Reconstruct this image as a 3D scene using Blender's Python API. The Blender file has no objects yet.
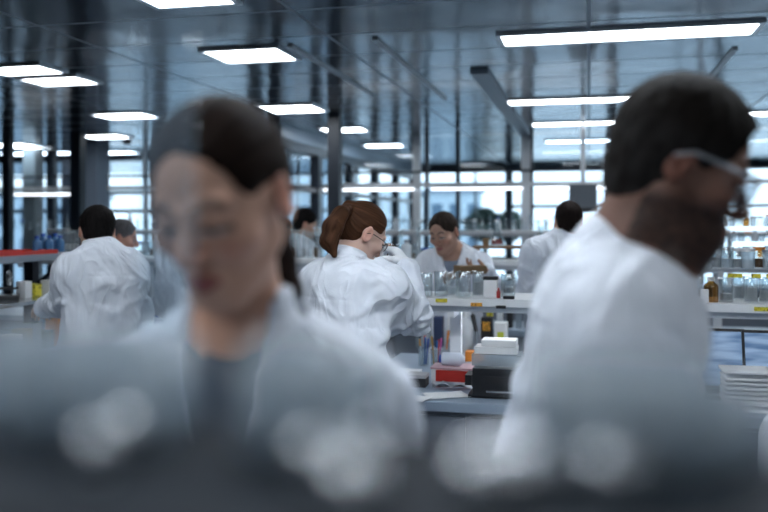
import bpy, bmesh, math, random
import numpy as np
from mathutils import Vector, Matrix
random.seed(7)
rng = np.random.default_rng(7)
scene = bpy.context.scene
COL = scene.collection

# ------------------------------------------------------------------ camera, sky, exposure
CAMZ, FPX, HX, HY = 1.6, 853.0, 384.0, 222.0
CEIL = 2.7
ROT = math.radians(13.5)
cam_d = bpy.data.cameras.new('camera')
cam = bpy.data.objects.new('camera', cam_d)
COL.objects.link(cam)
cam.location = (0, 0, CAMZ)
cam.rotation_euler = (math.pi / 2, 0, 0)
cam_d.sensor_width = 36.0
cam_d.lens = FPX / 768 * 36.0
cam_d.shift_y = -(256 - HY) / 768
cam_d.clip_start = 0.02
cam_d.clip_end = 300
cam_d.dof.use_dof = True
cam_d.dof.focus_distance = 3.1
cam_d.dof.aperture_fstop = 1.7
scene.camera = cam

world = bpy.data.worlds.new('sky')
scene.world = world
world.use_nodes = True
wn = world.node_tree.nodes
wl = world.node_tree.links
wn.clear()
w_out = wn.new('ShaderNodeOutputWorld')
w_bg = wn.new('ShaderNodeBackground')
w_tc = wn.new('ShaderNodeTexCoord')
w_ns = wn.new('ShaderNodeTexNoise')
w_ns.inputs['Scale'].default_value = 3.0
w_ns.inputs['Detail'].default_value = 4.0
w_cr = wn.new('ShaderNodeValToRGB')
w_cr.color_ramp.elements[0].position = 0.3
w_cr.color_ramp.elements[0].color = (0.76, 0.86, 0.94, 1)
w_cr.color_ramp.elements[1].position = 0.65
w_cr.color_ramp.elements[1].color = (0.92, 0.97, 1.0, 1)
wl.new(w_tc.outputs['Generated'], w_ns.inputs['Vector'])
wl.new(w_ns.outputs['Fac'], w_cr.inputs['Fac'])
wl.new(w_cr.outputs['Color'], w_bg.inputs['Color'])
wl.new(w_bg.outputs['Background'], w_out.inputs['Surface'])
w_bg.inputs['Strength'].default_value = 3.0
LAMP = 15.5

vs = scene.view_settings
scene.display_settings.display_device = 'sRGB'
vs.view_transform = 'Standard'
vs.look = 'None'
vs.gamma = 1.0
vs.use_curve_mapping = False
vs.exposure = 0.0
scene.cycles.use_denoising = True
scene.cycles.max_bounces = 10
scene.cycles.transparent_max_bounces = 48
scene.cycles.sample_clamp_indirect = 6.0

# ------------------------------------------------------------------ coordinates
CR, SR = math.cos(ROT), math.sin(ROT)
def P(px, py, Y):
    return np.array([(px - HX) * Y / FPX, Y, CAMZ - (py - HY) * Y / FPX])
def PZ(px, py, z):
    return P(px, py, FPX * (CAMZ - z) / (py - HY))
def W(r, f, z=0.0):
    return np.array([r * CR + f * SR, -r * SR + f * CR, z])
def RF(p):
    return (p[0] * CR - p[1] * SR, p[0] * SR + p[1] * CR)
def on_f(px, f, z):
    """the point seen in column px on the room's cross line at depth f"""
    t = (px - HX) / FPX
    Y = f / (t * SR + CR)
    return np.array([t * Y, Y, z])
ZROT = -ROT

# ------------------------------------------------------------------ materials
MATS = {}
def srgb(r, g, b):
    f = lambda c: ((c / 255 + 0.055) / 1.055) ** 2.4 if c > 10 else c / 255 / 12.92
    return (f(r), f(g), f(b), 1)
def mat(name, col, rough=0.5, metal=0.0, noise=0.0, nscale=20, bump=0.0, bscale=60, emit=None, spec=0.5):
    if name in MATS: return MATS[name]
    m = bpy.data.materials.new(name); m.use_nodes = True
    nt = m.node_tree; b = nt.nodes['Principled BSDF']
    if len(col) == 3: col = (*col, 1)
    b.inputs['Base Color'].default_value = col
    b.inputs['Roughness'].default_value = rough
    b.inputs['Metallic'].default_value = metal
    b.inputs['Specular IOR Level'].default_value = spec
    tc = nt.nodes.new('ShaderNodeTexCoord')
    if noise:
        n = nt.nodes.new('ShaderNodeTexNoise'); n.inputs['Scale'].default_value = nscale; n.inputs['Detail'].default_value = 4
        nt.links.new(tc.outputs['Object'], n.inputs['Vector'])
        r = nt.nodes.new('ShaderNodeValToRGB')
        r.color_ramp.elements[0].color = (*[c * (1 - noise) for c in col[:3]], 1)
        r.color_ramp.elements[1].color = (*[min(1, c * (1 + noise)) for c in col[:3]], 1)
        nt.links.new(n.outputs['Fac'], r.inputs['Fac']); nt.links.new(r.outputs['Color'], b.inputs['Base Color'])
    if bump:
        n2 = nt.nodes.new('ShaderNodeTexNoise'); n2.inputs['Scale'].default_value = bscale; n2.inputs['Detail'].default_value = 3
        nt.links.new(tc.outputs['Object'], n2.inputs['Vector'])
        bp = nt.nodes.new('ShaderNodeBump'); bp.inputs['Strength'].default_value = bump; bp.inputs['Distance'].default_value = 0.01
        nt.links.new(n2.outputs['Fac'], bp.inputs['Height']); nt.links.new(bp.outputs['Normal'], b.inputs['Normal'])
    if emit:
        b.inputs['Emission Color'].default_value = (*emit[0], 1); b.inputs['Emission Strength'].default_value = emit[1]
    MATS[name] = m
    return m
def glass(name, tint=(0.93, 0.96, 0.97), gloss=0.08, edge=0.55, haze=0.0, hcol=(0.7, 0.76, 0.8), rough=0.03):
    """thin clear glass or plastic: lets light through, shines at grazing angles, haze = milky share"""
    if name in MATS: return MATS[name]
    m = bpy.data.materials.new(name); m.use_nodes = True
    nt = m.node_tree; nt.nodes.clear(); N = nt.nodes.new; L = nt.links.new
    out = N('ShaderNodeOutputMaterial'); tr = N('ShaderNodeBsdfTransparent'); gl = N('ShaderNodeBsdfGlossy')
    tr.inputs['Color'].default_value = (*tint, 1); gl.inputs['Roughness'].default_value = rough
    lw = N('ShaderNodeLayerWeight'); lw.inputs['Blend'].default_value = 0.25
    mr = N('ShaderNodeMapRange'); mr.inputs['To Min'].default_value = gloss; mr.inputs['To Max'].default_value = edge
    L(lw.outputs['Facing'], mr.inputs['Value'])
    mx = N('ShaderNodeMixShader'); L(mr.outputs['Result'], mx.inputs['Fac'])
    base = tr
    if haze:
        df = N('ShaderNodeBsdfDiffuse'); df.inputs['Color'].default_value = (*hcol, 1)
        tl = N('ShaderNodeBsdfTranslucent'); tl.inputs['Color'].default_value = (*hcol, 1)
        m1 = N('ShaderNodeMixShader'); m1.inputs['Fac'].default_value = 0.5
        L(df.outputs[0], m1.inputs[1]); L(tl.outputs[0], m1.inputs[2])
        m2 = N('ShaderNodeMixShader'); m2.inputs['Fac'].default_value = haze
        L(tr.outputs[0], m2.inputs[1]); L(m1.outputs[0], m2.inputs[2]); base = m2
    L(base.outputs[0], mx.inputs[1]); L(gl.outputs[0], mx.inputs[2]); L(mx.outputs[0], out.inputs['Surface'])
    MATS[name] = m
    return m
def col_mat(name, rough=0.5, spec=0.4, bump=0.0):
    """colour comes from the mesh's own Col attribute (skin, brows, hair strands)"""
    if name in MATS: return MATS[name]
    m = bpy.data.materials.new(name); m.use_nodes = True
    nt = m.node_tree; b = nt.nodes['Principled BSDF']
    a = nt.nodes.new('ShaderNodeAttribute'); a.attribute_name = 'Col'
    nt.links.new(a.outputs['Color'], b.inputs['Base Color'])
    b.inputs['Roughness'].default_value = rough; b.inputs['Specular IOR Level'].default_value = spec
    MATS[name] = m
    return m

M_skin = col_mat('skin', 0.5, 0.35)
M_hair = col_mat('hair_strands', 0.65, 0.07)
M_coat = mat('coat_cotton', (0.74, 0.79, 0.87), 0.85, noise=0.05, nscale=14, bump=0.12, bscale=300, spec=0.2)
def add_creases(m, sc, st, dist):
    nt = m.node_tree; b = nt.nodes['Principled BSDF']; old = b.inputs['Normal'].links[0].from_socket; N_ = nt.nodes.new; L = nt.links.new
    tc = N_('ShaderNodeTexCoord'); mp = N_('ShaderNodeMapping'); mp.inputs['Scale'].default_value = (1, 1, .55); ns = N_('ShaderNodeTexNoise'); ns.inputs['Scale'].default_value = sc; ns.inputs['Detail'].default_value = 2; ns.inputs['Distortion'].default_value = 1.2
    m1 = N_('ShaderNodeMath'); m1.operation = 'SUBTRACT'; m1.inputs[1].default_value = .5; m2 = N_('ShaderNodeMath'); m2.operation = 'ABSOLUTE'; m3 = N_('ShaderNodeMath'); m3.operation = 'POWER'; m3.inputs[1].default_value = .9
    bp = N_('ShaderNodeBump'); bp.invert = True; bp.inputs['Strength'].default_value = st; bp.inputs['Distance'].default_value = dist
    L(tc.outputs['Object'], mp.inputs['Vector']); L(mp.outputs['Vector'], ns.inputs['Vector']); L(ns.outputs['Fac'], m1.inputs[0]); L(m1.outputs[0], m2.inputs[0]); L(m2.outputs[0], m3.inputs[0]); L(m3.outputs[0], bp.inputs['Height']); L(old, bp.inputs['Normal']); L(bp.outputs['Normal'], b.inputs['Normal'])
add_creases(M_coat, 7.0, .72, .05)
M_shirt_dark = mat('dark_knit', (0.07, 0.09, 0.12), 0.9, noise=0.2, nscale=80)
M_shirt_blue = mat('greyblue_shirt', (0.22, 0.27, 0.35), 0.9, noise=0.1, nscale=60)
M_trouser = mat('dark_trousers', (0.03, 0.035, 0.05), 0.9, noise=0.2, nscale=60)
M_shoe = mat('shoe_leather', (0.02, 0.02, 0.022), 0.5, noise=0.2, nscale=40)
M_glove = mat('white_glove', (0.78, 0.82, 0.86), 0.6, noise=0.04, nscale=40)
M_white = mat('white_laminate', (0.80, 0.83, 0.86), 0.4, noise=0.03, nscale=8)
M_whitep = mat('white_plastic', (0.82, 0.84, 0.86), 0.35, noise=0.03, nscale=15)
M_paper = mat('paper', (0.82, 0.84, 0.86), 0.8, noise=0.03, nscale=30, bump=0.1, bscale=40)
M_grey = mat('grey_metal', (0.30, 0.34, 0.39), 0.4, 0.5, noise=0.08, nscale=12)
M_lightgrey = mat('light_grey_metal', (0.55, 0.6, 0.65), 0.4, 0.3, noise=0.05, nscale=12)
M_steel = mat('steel', (0.55, 0.58, 0.6), 0.25, 0.9, noise=0.08, nscale=30)
M_dark = mat('dark_frame_metal', (0.022, 0.03, 0.045), 0.4, 0.3, noise=0.15, nscale=12)
M_column = mat('dark_column_paint', (0.012, 0.018, 0.028), 0.45, 0.1, noise=0.1, nscale=8)
M_alu = mat('aluminium', (0.62, 0.66, 0.7), 0.35, 0.6, noise=0.05, nscale=12)
M_black = mat('black_plastic', (0.012, 0.013, 0.016), 0.35, noise=0.2, nscale=30)
M_blackm = mat('black_matte', (0.016, 0.017, 0.02), 0.7, noise=0.2, nscale=30)
M_red = mat('red_plastic', (0.55, 0.03, 0.02), 0.45, noise=0.12, nscale=25)
M_blue = mat('blue_plastic', (0.03, 0.10, 0.42), 0.4, noise=0.12, nscale=25)
M_bluecap = mat('bright_blue_cap', (0.02, 0.07, 0.55), 0.4, noise=0.1, nscale=25)
M_orange = mat('orange_plastic', (0.75, 0.25, 0.03), 0.45, noise=0.1, nscale=25)
M_brown = mat('brown_card', (0.20, 0.13, 0.07), 0.8, noise=0.2, nscale=25)
M_wood = mat('oiled_wood', (0.20, 0.11, 0.055), 0.6, noise=0.3, nscale=18)
M_bench = mat('bench_top_laminate', (0.30, 0.38, 0.48), 0.35, noise=0.06, nscale=9)
M_cabinet = mat('bench_cabinet', (0.17, 0.20, 0.25), 0.5, noise=0.06, nscale=6)
M_fgshelf = mat('slate_shelf', (0.012, 0.018, 0.026), 0.6, noise=0.12, nscale=6, spec=0.12)
M_wall = mat('wall_paint', (0.20, 0.24, 0.29), 0.8, noise=0.04, nscale=3)
M_glass = glass('clear_glass')
M_pane = glass('window_glass', (0.90, 0.95, 0.98), 0.03, 0.35)
M_part = glass('partition_glass', (0.86, 0.92, 0.96), 0.05, 0.4)
M_frost = glass('milky_plastic', (0.90, 0.94, 0.97), 0.05, 0.35, haze=0.42, hcol=(0.56, 0.63, 0.69), rough=0.15)
M_acryl = glass('acrylic', (0.90, 0.95, 0.98), 0.04, 0.3, haze=0.10, hcol=(0.42, 0.52, 0.62), rough=0.1)
M_visor = glass('clear_visor', (0.96, 0.98, 1.0), 0.10, 0.5, rough=0.05)
M_temple = glass('milky_temple', (.95, .97, 1.0), .1, .4, haze=.45, hcol=(.75, .8, .86))
M_amber = glass('amber_glass', (0.60, 0.40, 0.18), 0.06, 0.45)
M_foil = mat('foil', (0.62, 0.64, 0.67), 0.3, 0.8, noise=0.1, nscale=20)
M_diff = mat('lamp_diffuser', (0.9, 0.94, 1.0), 0.5, emit=((0.88, 0.94, 1.0), LAMP))
M_linear = mat('linear_diffuser', (0.9, 0.94, 1.0), 0.5, emit=((0.9, 0.95, 1.0), 3.0))

def ceiling_mat():
    m = bpy.data.materials.new('ceiling_panels'); m.use_nodes = True
    nt = m.node_tree; b = nt.nodes['Principled BSDF']; N = nt.nodes.new; L = nt.links.new
    tc = N('ShaderNodeTexCoord')
    br = N('ShaderNodeTexBrick'); br.offset = 0.0; br.squash = 1.0
    br.inputs['Scale'].default_value = 1.0
    br.inputs['Brick Width'].default_value = 1.5; br.inputs['Row Height'].default_value = 0.6
    br.inputs['Mortar Size'].default_value = 0.012; br.inputs['Mortar Smooth'].default_value = 0.2
    br.inputs['Color1'].default_value = (0.095, 0.125, 0.165, 1)
    br.inputs['Color2'].default_value = (0.08, 0.107, 0.145, 1)
    br.inputs['Mortar'].default_value = (0.30, 0.35, 0.41, 1)
    L(tc.outputs['Object'], br.inputs['Vector'])
    L(br.outputs['Color'], b.inputs['Base Color'])
    b.inputs['Metallic'].default_value = 0.82
    mr = N('ShaderNodeMapRange'); mr.inputs['To Min'].default_value = 0.15; mr.inputs['To Max'].default_value = 0.5
    L(br.outputs['Fac'], mr.inputs['Value']); L(mr.outputs['Result'], b.inputs['Roughness'])
    ns = N('ShaderNodeTexNoise'); ns.inputs['Scale'].default_value = 1.1; ns.inputs['Detail'].default_value = 2
    L(tc.outputs['Object'], ns.inputs['Vector'])
    bp = N('ShaderNodeBump'); bp.inputs['Strength'].default_value = 0.35; bp.inputs['Distance'].default_value = 0.05
    L(ns.outputs['Fac'], bp.inputs['Height']); L(bp.outputs['Normal'], b.inputs['Normal'])
    return m
def tape_mat(name, col):
    m = bpy.data.materials.new(name); m.use_nodes = True
    nt = m.node_tree; b = nt.nodes['Principled BSDF']; N = nt.nodes.new; L = nt.links.new
    tc = N('ShaderNodeTexCoord'); mp = N('ShaderNodeMapping'); mp.inputs['Scale'].default_value = (160, 10, 90)
    ns = N('ShaderNodeTexNoise'); ns.inputs['Scale'].default_value = 1.0; ns.inputs['Detail'].default_value = 2
    cr = N('ShaderNodeValToRGB'); cr.color_ramp.elements[0].position = 0.40; cr.color_ramp.elements[1].position = 0.48
    cr.color_ramp.elements[0].color = (col[0] * .3, col[1] * .3, col[2] * .3, 1); cr.color_ramp.elements[1].color = (*col, 1)
    L(tc.outputs['Object'], mp.inputs['Vector']); L(mp.outputs['Vector'], ns.inputs['Vector'])
    L(ns.outputs['Fac'], cr.inputs['Fac']); L(cr.outputs['Color'], b.inputs['Base Color']); b.inputs['Roughness'].default_value = 0.6
    return m
M_tapey = tape_mat('yellow_tape', (0.75, 0.66, 0.05))
M_tapeo = tape_mat('orange_tape', (0.80, 0.38, 0.04))
def screen_mat(name, seed, s=1.0):
    m = bpy.data.materials.new(name); m.use_nodes = True
    nt = m.node_tree; b = nt.nodes['Principled BSDF']; N = nt.nodes.new; L = nt.links.new
    tc = N('ShaderNodeTexCoord'); mp = N('ShaderNodeMapping'); mp.inputs['Scale'].default_value = (4, 1, 26); mp.inputs['Location'].default_value = (seed, 0, seed * 2.3)
    ns = N('ShaderNodeTexNoise'); ns.inputs['Scale'].default_value = 1.6; ns.inputs['Detail'].default_value = 1
    cr = N('ShaderNodeValToRGB'); cr.color_ramp.elements[0].position = 0.35; cr.color_ramp.elements[1].position = 0.62
    cr.color_ramp.elements[0].color = (0.05, 0.10, 0.19, 1); cr.color_ramp.elements[1].color = (0.16, 0.24, 0.36, 1)
    L(tc.outputs['Object'], mp.inputs['Vector']); L(mp.outputs['Vector'], ns.inputs['Vector']); L(ns.outputs['Fac'], cr.inputs['Fac'])
    L(cr.outputs['Color'], b.inputs['Emission Color']); b.inputs['Emission Strength'].default_value = s
    b.inputs['Base Color'].default_value = (0.02, 0.02, 0.03, 1); b.inputs['Roughness'].default_value = 0.15
    return m

# ------------------------------------------------------------------ object helpers
def tag(o, label=None, cat=None, group=None, kind=None):
    if label: o['label'] = label
    if cat: o['category'] = cat
    if group: o['group'] = group
    if kind: o['kind'] = kind
    return o
def empty(name, loc, rotz=0.0, label=None, cat=None, group=None):
    o = bpy.data.objects.new(name, None); COL.objects.link(o)
    o.location = [float(v) for v in loc]; o.rotation_euler = (0, 0, rotz); o.empty_display_size = 0.05
    return tag(o, label, cat, group)
def link_mesh(name, me, m, parent=None, loc=None, rotz=0.0):
    o = bpy.data.objects.new(name, me); COL.objects.link(o)
    if m is not None and not me.materials: me.materials.append(m)
    if parent: o.parent = parent
    if loc is not None: o.location = [float(v) for v in loc]
    o.rotation_euler = (0, 0, rotz)
    return o
def obj(name, bm, m, parent=None, loc=None, rotz=0.0, smooth=False, bevel=0.0):
    me = bpy.data.meshes.new(name); bmesh.ops.recalc_face_normals(bm, faces=bm.faces); bm.to_mesh(me); bm.free()
    o = link_mesh(name, me, m, parent, loc, rotz)
    if smooth:
        me.shade_smooth()
    if bevel:
        md = o.modifiers.new('bevel', 'BEVEL'); md.width = bevel; md.segments = 2; md.limit_method = 'ANGLE'
    return o
def B(): return bmesh.new()
def box(bm, c, s, rot=None):
    v = bmesh.ops.create_cube(bm, size=1.0)['verts']
    bmesh.ops.scale(bm, vec=s, verts=v)
    if rot is not None: bmesh.ops.rotate(bm, cent=(0, 0, 0), matrix=rot, verts=v)
    bmesh.ops.translate(bm, vec=[float(x) for x in c], verts=v)
    return bm
def lathe(bm, prof, seg=20, c=(0, 0, 0), close=False):
    rings = []
    for r, z in prof:
        if r < 1e-6: rings.append([bm.verts.new((c[0], c[1], c[2] + z))])
        else: rings.append([bm.verts.new((c[0] + r * math.cos(2 * math.pi * i / seg), c[1] + r * math.sin(2 * math.pi * i / seg), c[2] + z)) for i in range(seg)])
    for a, b in zip(rings, rings[1:]):
        for i in range(seg):
            j = (i + 1) % seg
            if len(a) == 1 and len(b) == 1: continue
            if len(a) == 1: bm.faces.new((a[0], b[i], b[j]))
            elif len(b) == 1: bm.faces.new((a[i], b[0], a[j]))
            else: bm.faces.new((a[i], b[i], b[j], a[j]))
    return bm
def tube(bm, pts, r, seg=8):
    pts = [Vector([float(x) for x in p]) for p in pts]
    rings = []
    n = len(pts)
    up = Vector((0, 0, 1))
    for i, p in enumerate(pts):
        d = (pts[min(i + 1, n - 1)] - pts[max(i - 1, 0)]).normalized()
        a = d.cross(up)
        if a.length < 1e-3: a = d.cross(Vector((1, 0, 0)))
        a.normalize(); b = d.cross(a)
        rr = r[i] if hasattr(r, '__len__') else r
        rings.append([bm.verts.new(p + a * rr * math.cos(2 * math.pi * k / seg) + b * rr * math.sin(2 * math.pi * k / seg)) for k in range(seg)])
    for a, b in zip(rings, rings[1:]):
        for k in range(seg):
            bm.faces.new((a[k], a[(k + 1) % seg], b[(k + 1) % seg], b[k]))
    bm.faces.new(rings[0][::-1]); bm.faces.new(rings[-1])
    return bm
def structure(name, bm, m, loc=(0, 0, 0), rotz=ZROT, **k):
    return tag(obj(name, bm, m, None, loc, rotz, **k), kind='structure')

# ================================================================== the setting
FACADE_F, LEFT_F, SIDE_R = 16.6, 12.6, -3.4
b = box(B(), (0, 6.5, -0.05), (28, 22, 0.1)); structure('floor', b, mat('grey_resin_floor', (0.10, 0.12, 0.145), 0.3, noise=0.08, nscale=2))
b = box(B(), (0, 6.5, CEIL + 0.05), (28, 22, 0.1)); structure('ceiling', b, ceiling_mat())
structure('wall_back', box(B(), (0, -4.0, CEIL / 2), (28, 0.1, CEIL)), M_wall)
structure('wall_right', box(B(), (8.0, 6.5, CEIL / 2), (0.1, 21, CEIL)), M_wall)
structure('wall_left', box(B(), (-13.5, 4.5, CEIL / 2), (0.1, 17, CEIL)), M_wall)

def window_unit(name, c, width, z0, z1, rotz, transoms=(), fw=0.07, mull=(), pane=M_pane, fm=M_dark):
    """c = (x,y) centre of the unit on its wall line; a framed opening with its pane"""
    o = empty(name, (c[0], c[1], 0), rotz); o['kind'] = 'structure'
    h = z1 - z0
    b = B()
    for s in (-1, 1): box(b, (s * (width / 2 - fw / 2), 0, z0 + h / 2), (fw, 0.12, h))
    box(b, (0, 0, z0 + 0.04), (width - 2 * fw, 0.12, 0.08)); box(b, (0, 0, z1 - 0.05), (width - 2 * fw, 0.12, 0.10))
    for t in transoms: box(b, (0, 0, t), (width - 2 * fw, 0.08, 0.06))
    for mx in mull: box(b, (mx, 0, z0 + h / 2), (0.04, 0.07, h - .16))
    obj('window_frame', b, fm, o)
    obj('pane', box(B(), (0, 0.0, z0 + h / 2), (width - 2 * fw + .01, 0.012, h - .1)), pane, o)
    return o
wi = 1
# far glazed front across the room
r = SIDE_R
while r < 8.0:
    w_ = 1.9
    c = W(r + w_ / 2, FACADE_F)
    window_unit('window_%d' % wi, c, w_, 0.0, CEIL, ZROT, transoms=(0.9, 1.62 if wi % 2 else 1.9), mull=((0.3,) if wi % 2 else ())); wi += 1
    r += w_
# left bay's far front
r = -13.4
while r < SIDE_R - 0.2:
    w_ = 1.66
    window_unit('window_%d' % wi, W(r + w_ / 2, LEFT_F), w_, 0.0, CEIL, ZROT, transoms=(1.78, 2.08), fw=0.11); wi += 1
    r += w_
# glazed side wall running away from the camera
f = 8.9
while f < FACADE_F - 0.3:
    w_ = 1.54
    window_unit('window_%d' % wi, W(SIDE_R, f + w_ / 2), w_, 0.0, CEIL - 0.16, ZROT + math.pi / 2, transoms=(2.0,), fw=0.08); wi += 1
    f += w_
ti = 1
def trim(bm, m, **k):
    global ti
    o = structure('trim_%d' % ti, bm, m, **k); ti += 1
    return o
# ceiling beams along the room
trim(box(B(), (SIDE_R, 12.75, CEIL - 0.08), (0.16, 7.7, 0.16)), mat('beam_paint', (0.20, 0.25, 0.31), 0.4, 0.3, noise=0.06))
trim(box(B(), (-0.77, 8.45, CEIL - 0.015), (0.13, 4.6, 0.03)), MATS['beam_paint'])
for px_, py_, ln_ in ((375, 38, 2.6), (290, 45, 2.2), (735, 48, 1.5)):
    Y_ = FPX * (CEIL - CAMZ) / (HY - py_); r_, f_ = RF(P(px_, py_, Y_)); trim(box(B(), (r_, f_ + ln_ / 2, CEIL - .006), (.035, ln_, .012)), M_lightgrey)
# columns
def column(px, py_top_f, f, w, m, z1=CEIL):
    p = on_f(px, f, 0); rr, ff = RF(p)
    return structure('column', box(B(), (0, 0, z1 / 2), (w, w, z1)), m, loc=(p[0], p[1], 0))
column(335, 0, 8.4, 0.125, M_column)
column(78, 0, 9.2, 0.13, M_column)
column(93, 0, 10.6, 0.30, mat('bluegrey_column', (0.16, 0.20, 0.26), 0.5, noise=0.06))
column(33, 0, 10.9, 0.20, mat('beige_column', (0.27, 0.28, 0.28), 0.6, noise=0.06))
column(8, 0, 9.2, 0.10, M_column)
column(52, 0, 11.6, 0.12, M_column)
# glazed partition across the room
PF = 10.77
part = empty('glass_partition', W(0, PF), ZROT, 'tall glass partition with aluminium posts and rails crossing the hall', 'partition')
part['kind'] = 'structure'
r0, r1 = -8.5, 6.0
for px, w_, m_ in ((417, 0.10, M_alu), (526, 0.115, M_alu), (427, 0.05, M_dark), (458, 0.055, M_dark), (532, 0.035, M_dark), (283, 0.05, M_lightgrey), (298, 0.03, M_dark), (615, .05, M_dark), (700, .06, M_alu), (146, .05, M_lightgrey), (107, .04, M_dark)):
    rr = RF(on_f(px, PF, 0))[0]
    obj('post', box(B(), (rr, 0, CEIL / 2), (w_, 0.06, CEIL)), m_, part)
obj('rail', box(B(), ((r0 + r1) / 2, -0.03, 2.075), (r1 - r0, 0.06, 0.05)), M_alu, part)
obj('rail', box(B(), ((r0 + r1) / 2, -0.04, 2.24), (r1 - r0, 0.035, 0.03)), M_dark, part)
obj('rail', box(B(), ((r0 + r1) / 2, 0, 1.02), (r1 - r0, 0.06, 0.05)), M_lightgrey, part)
obj('pane', box(B(), ((r0 + r1) / 2, 0.0, CEIL / 2), (r1 - r0, 0.012, CEIL - 0.02)), M_part, part)
def linear_lamp(pxa, pxb, z, f, label):
    a, c = RF(on_f(pxa, f, 0))[0], RF(on_f(pxb, f, 0))[0]
    o = empty('linear_lamp', W((a + c) / 2, f, z), ZROT, label, 'lamp', 'slim linear lamps along the partition rail')
    obj('housing', box(B(), (0, 0, 0.022), (abs(c - a), 0.07, 0.02)), M_alu, o)
    obj('diffuser', box(B(), (0, 0, 0.0), (abs(c - a) - .02, 0.06, 0.024)), M_linear, o)
linear_lamp(290, 414, 2.018, PF - 0.12, 'slim white linear lamp under the rail between the dark column and the pale post')
linear_lamp(431, 523, 2.018, PF - 0.12, 'slim white linear lamp under the rail right of the pale middle post')
linear_lamp(535, 616, 2.018, PF - 0.12, 'slim white linear lamp under the rail behind the nearest man')
linear_lamp(14, 74, 1.985, PF - 0.30, 'slim white linear lamp at the far left of the hall')
# ------------------------------------------------------------------ outside
def building(px0, px1, ytop, Y, label, col, wcol, rows, cols):
    a, c = P(px0, 222, Y), P(px1, 222, Y)
    zt = CAMZ + (222 - ytop) * Y / FPX
    wd = c[0] - a[0]
    o = empty('building', ((a[0] + c[0]) / 2, Y + 3, -3), 0, label, 'building', 'buildings outside the windows')
    H = zt + 3
    obj('wall', box(B(), (0, 0, H / 2), (wd, 6, H)), mat('render_%d' % px0, col, 0.8, noise=0.06, nscale=2), o)
    obj('roof', box(B(), (0, 0, H + .1), (wd + .3, 6.3, .2)), mat('roof_grey', (0.25, 0.3, 0.36), 0.8), o)
    for i in range(cols):
        for j in range(rows):
            x = -wd / 2 + wd * (i + .5) / cols; z = H - (j + .6) * 1.5
            obj('window', box(B(), (x, -3.0, z), (wd / cols * .6, .1, .85)), mat('far_window', wcol, 0.2, noise=0.2), o)
building(268, 352, 176, 34, 'pale blue building outside beyond the side glazing', (0.50, 0.58, 0.66), (0.10, 0.16, 0.23), 3, 3)
building(368, 420, 186, 42, 'low grey building outside left of the pale post', (0.46, 0.55, 0.63), (0.10, 0.17, 0.24), 2, 3)
building(428, 482, 193, 38, 'grey blue building outside behind the man in the middle', (0.48, 0.57, 0.64), (0.12, 0.19, 0.27), 2, 3)
building(-40, 70, 196, 40, 'pale building outside the far left windows', (0.42, 0.52, 0.62), (0.12, 0.18, 0.25), 2, 4)
structure('ground', box(B(), (0, 45, -3.2), (160, 56, 0.4)), mat('pale_paving', (0.45, 0.5, 0.54), 0.9, noise=0.1, nscale=.5), rotz=0)
def tree(px, pyt, Y, wpx, label):
    p = P(px, pyt, Y); o = empty('tree', (p[0], Y, -3), 0, label, 'tree', 'trees outside the far windows')
    R_ = wpx * Y / FPX / 2; H = p[2] + 3
    b = B(); tube(b, [(0, 0, 0), (0.1, 0, H * .5), (0, 0, H - .3)], [.16, .12, .05]); obj('trunk', b, mat('bark', (0.06, 0.05, 0.04), .9), o)
    b = B()
    for i in range(500):
        th, u = rng.uniform(0, 6.28), rng.uniform(-1, 1); rr = R_ * rng.uniform(.5, 1)
        c = Vector((math.cos(th) * rr * math.sqrt(1 - u * u), math.sin(th) * rr * math.sqrt(1 - u * u), H - .45 + u * .42))
        s = rng.uniform(.08, .16); q = Matrix.Rotation(rng.uniform(0, 6.28), 3, 'Z') @ Matrix.Rotation(rng.uniform(0, 3.1), 3, 'X')
        vs_ = [b.verts.new(c + q @ Vector(v) * s) for v in ((-1, -.5, 0), (1, -.5, 0), (1.2, .5, .1), (-.8, .6, .2))]
        b.faces.new(vs_)
    obj('foliage', b, mat('dark_leaves', (0.02, 0.045, 0.035), .7, noise=.4, nscale=3), o)
tree(484, 209, 24, 34, 'low dark tree outside, left of the two behind the wooden riser')
tree(509, 211, 25, 28, 'low dark tree outside, right of the two behind the wooden riser')

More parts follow.
